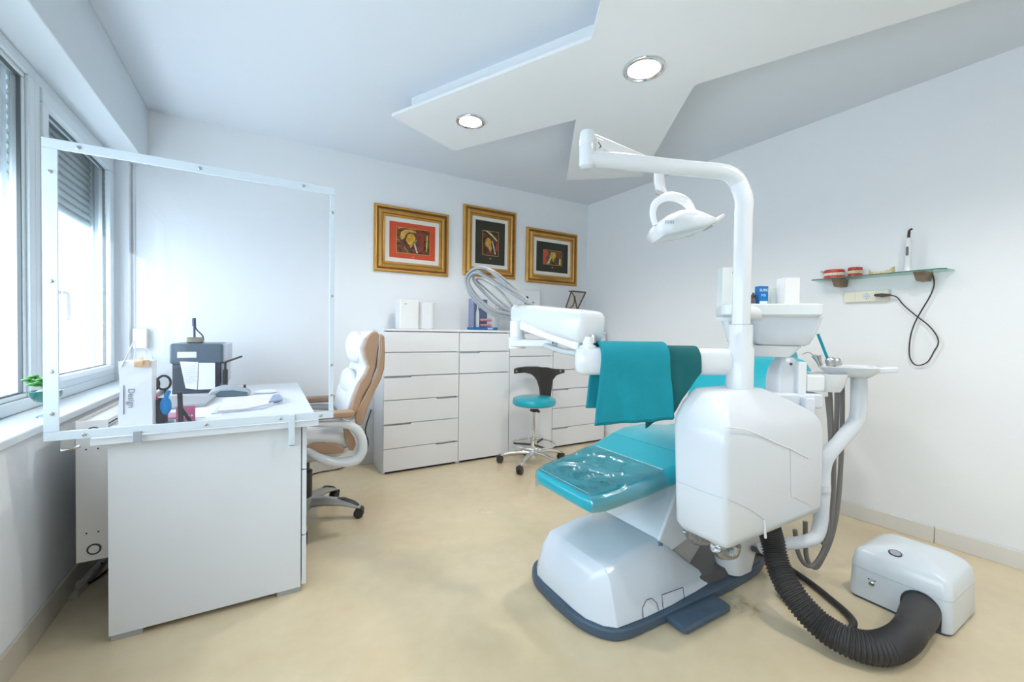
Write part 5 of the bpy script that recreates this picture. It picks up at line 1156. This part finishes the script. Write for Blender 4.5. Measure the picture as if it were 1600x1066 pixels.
# socket strip, plug and cable
xs = wallx(1.1)
A1, B1 = PX(1320, 463, xs - .01), PX(1391, 462, xs - .01)
z0, z1 = PX(1355, 472, xs).z, PX(1355, 455, xs).z; yl, yr_ = PX(1321, 462, xs).y, PX(1391, 462, xs).y
t = thing('wall_socket', 'cream double wall socket strip under the glass shelf', 'socket', (xs, (yl + yr_) / 2, z0))
obj('cover_plate', box(wallx(1.1) - .022, wallx(1.1) + .004, yr_, yl, z0, z1), CREAM, t, bevel=.004)
bm = NB(); ym = PX(1339, 462, xs).y; bx(bm, xs - .0235, xs - .0215, ym - .0008, ym + .0008, z0 + .004, z1 - .004); ym2 = PX(1371, 462, xs).y; bx(bm, xs - .0235, xs - .0215, ym2 - .0008, ym2 + .0008, z0 + .004, z1 - .004); obj('plate_joint', bm, GRV, t)
cs = PX(1354, 463, xs - .022); bm = NB(); lathe(bm, [(.019, .001), (.019, .002), (.017, .002), (.017, .0012)], (xs - .022, cs.y, cs.z), 24, axis=(-1, 0, 0)); obj('socket_ring', bm, GRV, t)
bm = NB()
for dy, dz in ((.006, 0), (-.006, 0), (0, .014), (0, -.014)): lathe(bm, [(.0022, 0), (.0022, .0015), (.001, .0015)], (xs - .022, cs.y + dy, cs.z + dz), 8, axis=(-1, 0, 0))
obj('socket_holes', bm, DARK, t)
p0, p1 = PX(1366, 461.5, xs - .04), PX(1392, 461, xs - .04)
bm = NB(); m_ = align(p0, p1); L = (p1 - p0).length; loft(bm, [[m_ @ V((x, y * s_, z * s_)) for y, z in ((-.014, -.009), (.014, -.009), (.014, .009), (-.014, .009))] for x, s_ in ((0, .5), (.006, .9), (L * .5, 1.15), (L * .9, .8), (L, .5))])
t = thing('power_plug', 'flat black power plug in the wall socket with its cable', 'plug', p0); obj('plug_body', bm, BROWNB, t, bevel=.003)
bm = NB(); lathe(bm, [(.012, 0), (.012, .02)], m_ @ V((L * .45, 0, 0)), 12, axis=(1, 0, 0)); obj('plug_neck', bm, BROWNB, t)
xc = xs - .035
pts = [(1391, 461), (1402, 465), (1412, 477), (1432, 494), (1450, 508), (1463, 524), (1466, 537), (1459, 550), (1450, 565), (1437, 571), (1427, 568), (1421, 555), (1422, 530), (1428, 508), (1440, 485), (1452, 465), (1459, 448), (1459, 436), (1455, 425)]
bm = NB(); tube(bm, [PX(*p, xc + .02 - (.03 if i == 0 else 0)) for i, p in enumerate(pts)], .0035, 8, n=6); obj('cord', bm, BROWNB, t)
# ================================================================ suction unit on the floor
bx0, bx1, by0, by1 = 2.262, 2.588, .505, .838
t = thing('suction_unit', 'white floor suction box with domed lid and oval badge', 'suction unit', ((bx0 + bx1) / 2, (by0 + by1) / 2, 0))
SUW = mat('suction_white', (.72, .78, .83), .22, noise=.01)
bm = NB(); R_ = lambda e, z, r=.03: rrect(bx0 + e, bx1 - e, by0 + e, by1 - e, r, z, 5)
loft(bm, [R_(.002, .010), R_(.0, .02), R_(.004, .135)]); obj('lower_housing', bm, SUW, t, ang=60)
def dome(e, z, r, k): return [V((p.x, p.y, p.z - k * ((p.y - (by0 + by1) / 2) / .16) ** 2)) for p in rrect(bx0 + e, bx1 - e, by0 + e, by1 - e, r, z, 5)]
bm = NB(); loft(bm, [R_(.003, .138), dome(.004, .150, .03, 0), dome(.010, .212, .03, .018), dome(.022, .232, .03, .026), dome(.05, .246, .03, .032), dome(.10, .254, .03, .03), dome(.14, .256, .008, .03)]); obj('lid', bm, SUW, t, ang=60)
bm = NB(); loft(bm, [R_(.006, 0), R_(.004, .012)]); obj('base_skirt', bm, GREYB, t)
bm = NB(); loft(bm, [R_(.005, .134), R_(.005, .139)]); obj('seam', bm, GRV, t)
from mathutils.bvhtree import BVHTree
_l = [o for o in t.children if o.name.startswith('lid')][0]; _o = V(t.location)
bv = BVHTree.FromPolygons([v.co + _o for v in _l.data.vertices], [tuple(p.vertices) for p in _l.data.polygons])
def onlid(px, py): r = ray(px, py).normalized(); h = bv.ray_cast(CP, r); return h[0], (h[1] if h[1].dot(r) < 0 else -h[1])
c, nb = onlid(1399, 865); e1 = onlid(1410, 869)[0] - onlid(1388, 861)[0]; L1 = e1.length / 2; e1 = (e1 - nb * e1.dot(nb)).normalized(); e2 = nb.cross(e1)
ring = lambda s_, z: [c + nb * z + e1 * (L1 * s_ * math.cos(q)) + e2 * (.016 * s_ * math.sin(q)) for q in [2 * PI * k / 32 for k in range(32)]]
bm = NB(); loft(bm, [ring(1, -.003), ring(1, .002), ring(.92, .0035)]); obj('badge', bm, mat('badge_navy', (.02, .035, .07), .3), t)
bm = NB(); loft(bm, [ring(.80, .0030), ring(.78, .0042)]); obj('badge_plate', bm, mat('badge_silver', (.5, .52, .56), .3, metal=.3, noise=.2, nscale=200), t)
c = PX(1362, 913, bx0); bm = NB(); lathe(bm, [(.010, 0), (.0105, .003), (.008, .004), (.007, .002), (.001, .003)], c, 20, axis=(-1, 0, 0)); obj('switch_ring', bm, CHROME, t)
bm = NB(); lathe(bm, [(.004, .0), (.004, .006), (.001, .007)], c + V((0, -.003, 0)), 12, axis=(-1, 0, 0)); obj('switch', bm, mat('switch_green', (.05, .15, .05), .3), t)
for dy in (.011, -.011):
    bm = NB(); q = c + V((-.0005, dy, .018)); lathe(bm, [(.003, 0), (.003, .001), (.001, .001)], q, 8, axis=(-1, 0, 0)); obj('switch_mark', bm, mat('mark_blue', (.04, .08, .14), .4), t)
bm = NB()
for k in range(4): bx(bm, bx0 - .001, bx0, c.y - .007 + k * .004, c.y - .005 + k * .004, c.z + .016, c.z + .020)
obj('switch_lettering', bm, mat('mark_pale', (.3, .35, .42), .4), t)
# hose opening
hy, hz = PX(1438, 948, bx0).y, .085
bm = NB(); arch_ = [V((bx0 - .0015, hy + .062 * math.cos(a), max(.012, .075 + .062 * math.sin(a)))) for a in [math.radians(q) for q in range(0, 181, 12)]]
arch_ = [V((bx0 - .0015, hy + .062, .012))] + arch_ + [V((bx0 - .0015, hy - .062, .012))]; prism(bm, arch_, (.003, 0, 0)); obj('hose_opening', bm, mat('opening_dark', (.05, .055, .06), .6), t)
# corrugated hose
P = [V((1.80, .965, .43)), D(1207, 845, 1.76), D(1216, 885, 1.72), D(1240, 930, 1.64), PZ(1280, 975, .075), PZ(1325, 1003, .060), PZ(1372, 1013, .058), PZ(1408, 1000, .062), PZ(1428, 975, .075), V((bx0 + .03, hy, .072))]
path = smooth_path(P, 20); dist = [0]
for a, b_ in zip(path, path[1:]): dist.append(dist[-1] + (b_ - a).length)
tot = dist[-1]; N = int(tot / .0015); res = []; j = 0
for i in range(N + 1):
    s_ = tot * i / N
    while j < len(dist) - 2 and dist[j + 1] < s_: j += 1
    f = (s_ - dist[j]) / max(1e-6, dist[j + 1] - dist[j]); res.append(path[j].lerp(path[j + 1], f))
cut = int(N * .80)
def base_r(u): return .041 + .010 * min(1, u / .6)
t = thing('vacuum_hose', 'thick black corrugated suction hose curving across the floor', 'hose', res[0])
bm = NB(); seg_ = res[:cut]; tube(bm, seg_, lambda u: base_r(u * .80) + .003 * min(1, (1 - u) * 5) * math.sin(2 * PI * (u * cut * .0015) / .0120), 28, smooth=False); obj('corrugated_hose', bm, RUBBER, t, ang=180)
bm = NB(); tube(bm, res[cut - 2:], lambda u: .0513 + .006 * min(1, u * 2), 28, smooth=False); obj('hose_sleeve', bm, mat('sleeve_rubber', (.045, .042, .042), .6, noise=.1), t)
bm = NB(); tube(bm, [D(1178, 858, 1.9), PZ(1200, 865, .03), PZ(1222, 880, .016), PZ(1265, 910, .014), PZ(1300, 938, .014), PZ(1325, 960, .014), PZ(1334, 974, .014), PZ(1325, 985, .014), PZ(1300, 982, .014), PZ(1268, 966, .014), PZ(1238, 945, .014), PZ(1215, 920, .02)], .0125, 12, n=8)
single('black_cable', bm, RUBBER, 'black round cable looping on the floor beside the corrugated hose', 'cable')
bm = NB(); tube(bm, [V((1.70, 1.0, .415)), D(1180, 880, 1.95), PZ(1165, 905, .02), PZ(1140, 925, .014)], .01, 10); bm.free()
